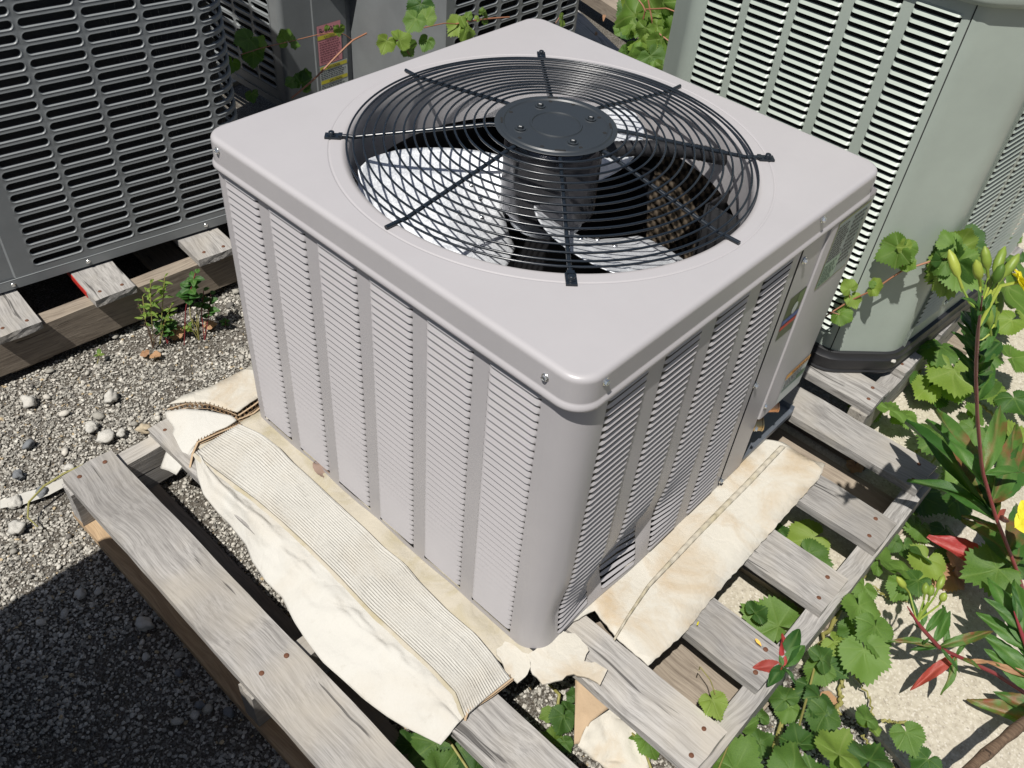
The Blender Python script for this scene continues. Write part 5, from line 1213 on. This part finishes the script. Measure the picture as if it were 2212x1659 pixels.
weed('thin grass blades beside the weeds', (430, 735), [(408, 640, .09, 0, 0), (415, 690, .05, 0, 0), (425, 660, .07, 0, 0), (402, 700, .05, 0, 0), (445, 640, .08, 0, 0)], M_LEAFY)

# --- dead leaves, petals, leaf litter
def litter(u, v, z, px, lab, m=M_DRY, kind='g', ang=None, grp='dry leaves lying about', tilt=.4, name='dry_leaf', cat='leaf'):
    c_ = at(u, v, z); root = None; size = px * depth(c_) / FV / 1.1; a = math.radians(ang if ang is not None else random.uniform(0, 360)); q = at(u + 8 * math.cos(a), v - 8 * math.sin(a), z); t = (q - c_).normalized()
    o = leaf(None, kind, c_ - t * size * .4, t, size, m, None, name, tilt); tag(o, lab, cat, grp); return o
litter(382, 716, GZ + .012, 30, 'orange dry leaf at the foot of the weeds', ang=10); litter(312, 763, GZ + .01, 18, 'small red brown dry leaf on gravel left of weeds')
litter(335, 765, GZ + .01, 20, 'curled brown dry leaf just below the weeds'); litter(455, 700, GZ + .01, 24, 'pale dry leaf between weeds and unit', ang=0)
litter(2040, 1240, GZ + .02, 70, 'large tan dry leaf on the slab between grape leaves', ang=200); litter(2075, 1215, GZ + .03, 56, 'curled brown dry leaf standing against the large tan one', ang=40)
litter(1845, 1010, GZ + .02, 30, 'small orange dry leaf peeking from behind the pallet end', ang=250); litter(1990, 1075, GZ + .02, 32, 'orange dry leaf half hidden by grape leaves near the pallet corner')
litter(1790, 1520, GZ + .01, 40, 'dark dry leaf in the shade beyond the pallet corner'); litter(1305, 35, -.02, 26, 'orange curled dry fern like leaf hanging near the timber beam', kind='l', ang=260)
litter(1288, 72, -.02, 24, 'brown dry leaf hanging in shade by the timber beam', kind='l', ang=260)
o = litter(694, 1008, .010, 62, 'crumpled lacy brown leaf lodged against the unit base', m=mat('lacy_leaf', (.27, .19, .15), .9), kind='l', ang=320, tilt=.7); o.matrix_basis = o.matrix_basis @ Matrix.Diagonal((2.0, 1.2, 2.5, 1))
litter(1637, 1386, .0, 22, 'withered yellow flower lying on the pallet board', m=mat('withered_petal', (.75, .45, .08), .8), kind='l', ang=310, grp='fallen petals', name='petal', cat='petal')
o = litter(1507, 1347, .004, 14, 'yellow petal on the cardboard near the pallet gap', m=M_PETAL, kind='l', ang=60, grp='fallen petals', name='petal', cat='petal'); 
litter(1755, 1500, GZ + .05, 44, 'withered white flower tube in the shade by the slab edge', m=mat('withered_white', (.6, .62, .5), .7), kind='l', ang=120, grp='fallen petals', name='petal', cat='petal')
# white chips
for u, v, r_, lab in ((2022, 1052, 26, 'flat white chip between grape leaves near the pallet corner'), (1450, 1440, 16, 'white stone chip seen between two boards'), (1520, 1475, 12, 'white stone chip seen under the shaded board'), (1930, 780, 12, 'white paint flake on the base of the sage unit'), (2195, 585, 30, 'broken white plaster lump at the right edge')):
    zz = GZ + .012 if u != 1930 else .03; p = at(u, v, zz); s_ = r_ * .5 * depth(p) / FV; o = link('stone_chip', rock_mesh(int(u), (1, .8, .35)), None, M_ROCKW); o.location = p; o.scale = (s_,) * 3
    for pl in o.data.polygons: pl.use_smooth = True
    tag(o, lab, 'chip', 'white chips')
mb = MB(); r_ = random.Random(4)
for k in range(60):
    t_ = r_.random(); p = at(1745 + 90 * t_ + r_.uniform(-8, 8), 838 + 52 * t_ + r_.uniform(-8, 8), GZ + .022); s_ = r_.uniform(.003, .007)
    mb.add([p + Vector((s_ * math.cos(a), s_ * math.sin(a), 0)) for a in (0, 1.2, 2.5, 3.7, 5)] + [p + Vector((0, 0, s_ * .6))], [(i, (i + 1) % 5, 5) for i in range(5)])
o = mb.build('stone_chips', M_ROCKW); tag(o, 'white stone crumbs on the brown board behind the nearest unit', 'chips', kind='stuff')

# ================================================================== exposure for the sunlit metal: all diffuse colours taken down together
ALB = 0.80
for m in bpy.data.materials:
    if not m.use_nodes or 'Principled BSDF' not in m.node_tree.nodes: continue
    b = m.node_tree.nodes['Principled BSDF']
    if b.inputs['Metallic'].default_value > .4: continue
    i = b.inputs['Base Color']
    if i.is_linked:
        src = i.links[0].from_socket; x = m.node_tree.nodes.new('ShaderNodeMix'); x.data_type = 'RGBA'; x.blend_type = 'MULTIPLY'
        x.inputs[0].default_value = 1; x.inputs[7].default_value = (ALB, ALB, ALB, 1)
        m.node_tree.links.new(src, x.inputs[6]); m.node_tree.links.new(x.outputs[2], i)
    else: c_ = i.default_value; i.default_value = (c_[0] * ALB, c_[1] * ALB, c_[2] * ALB, 1)
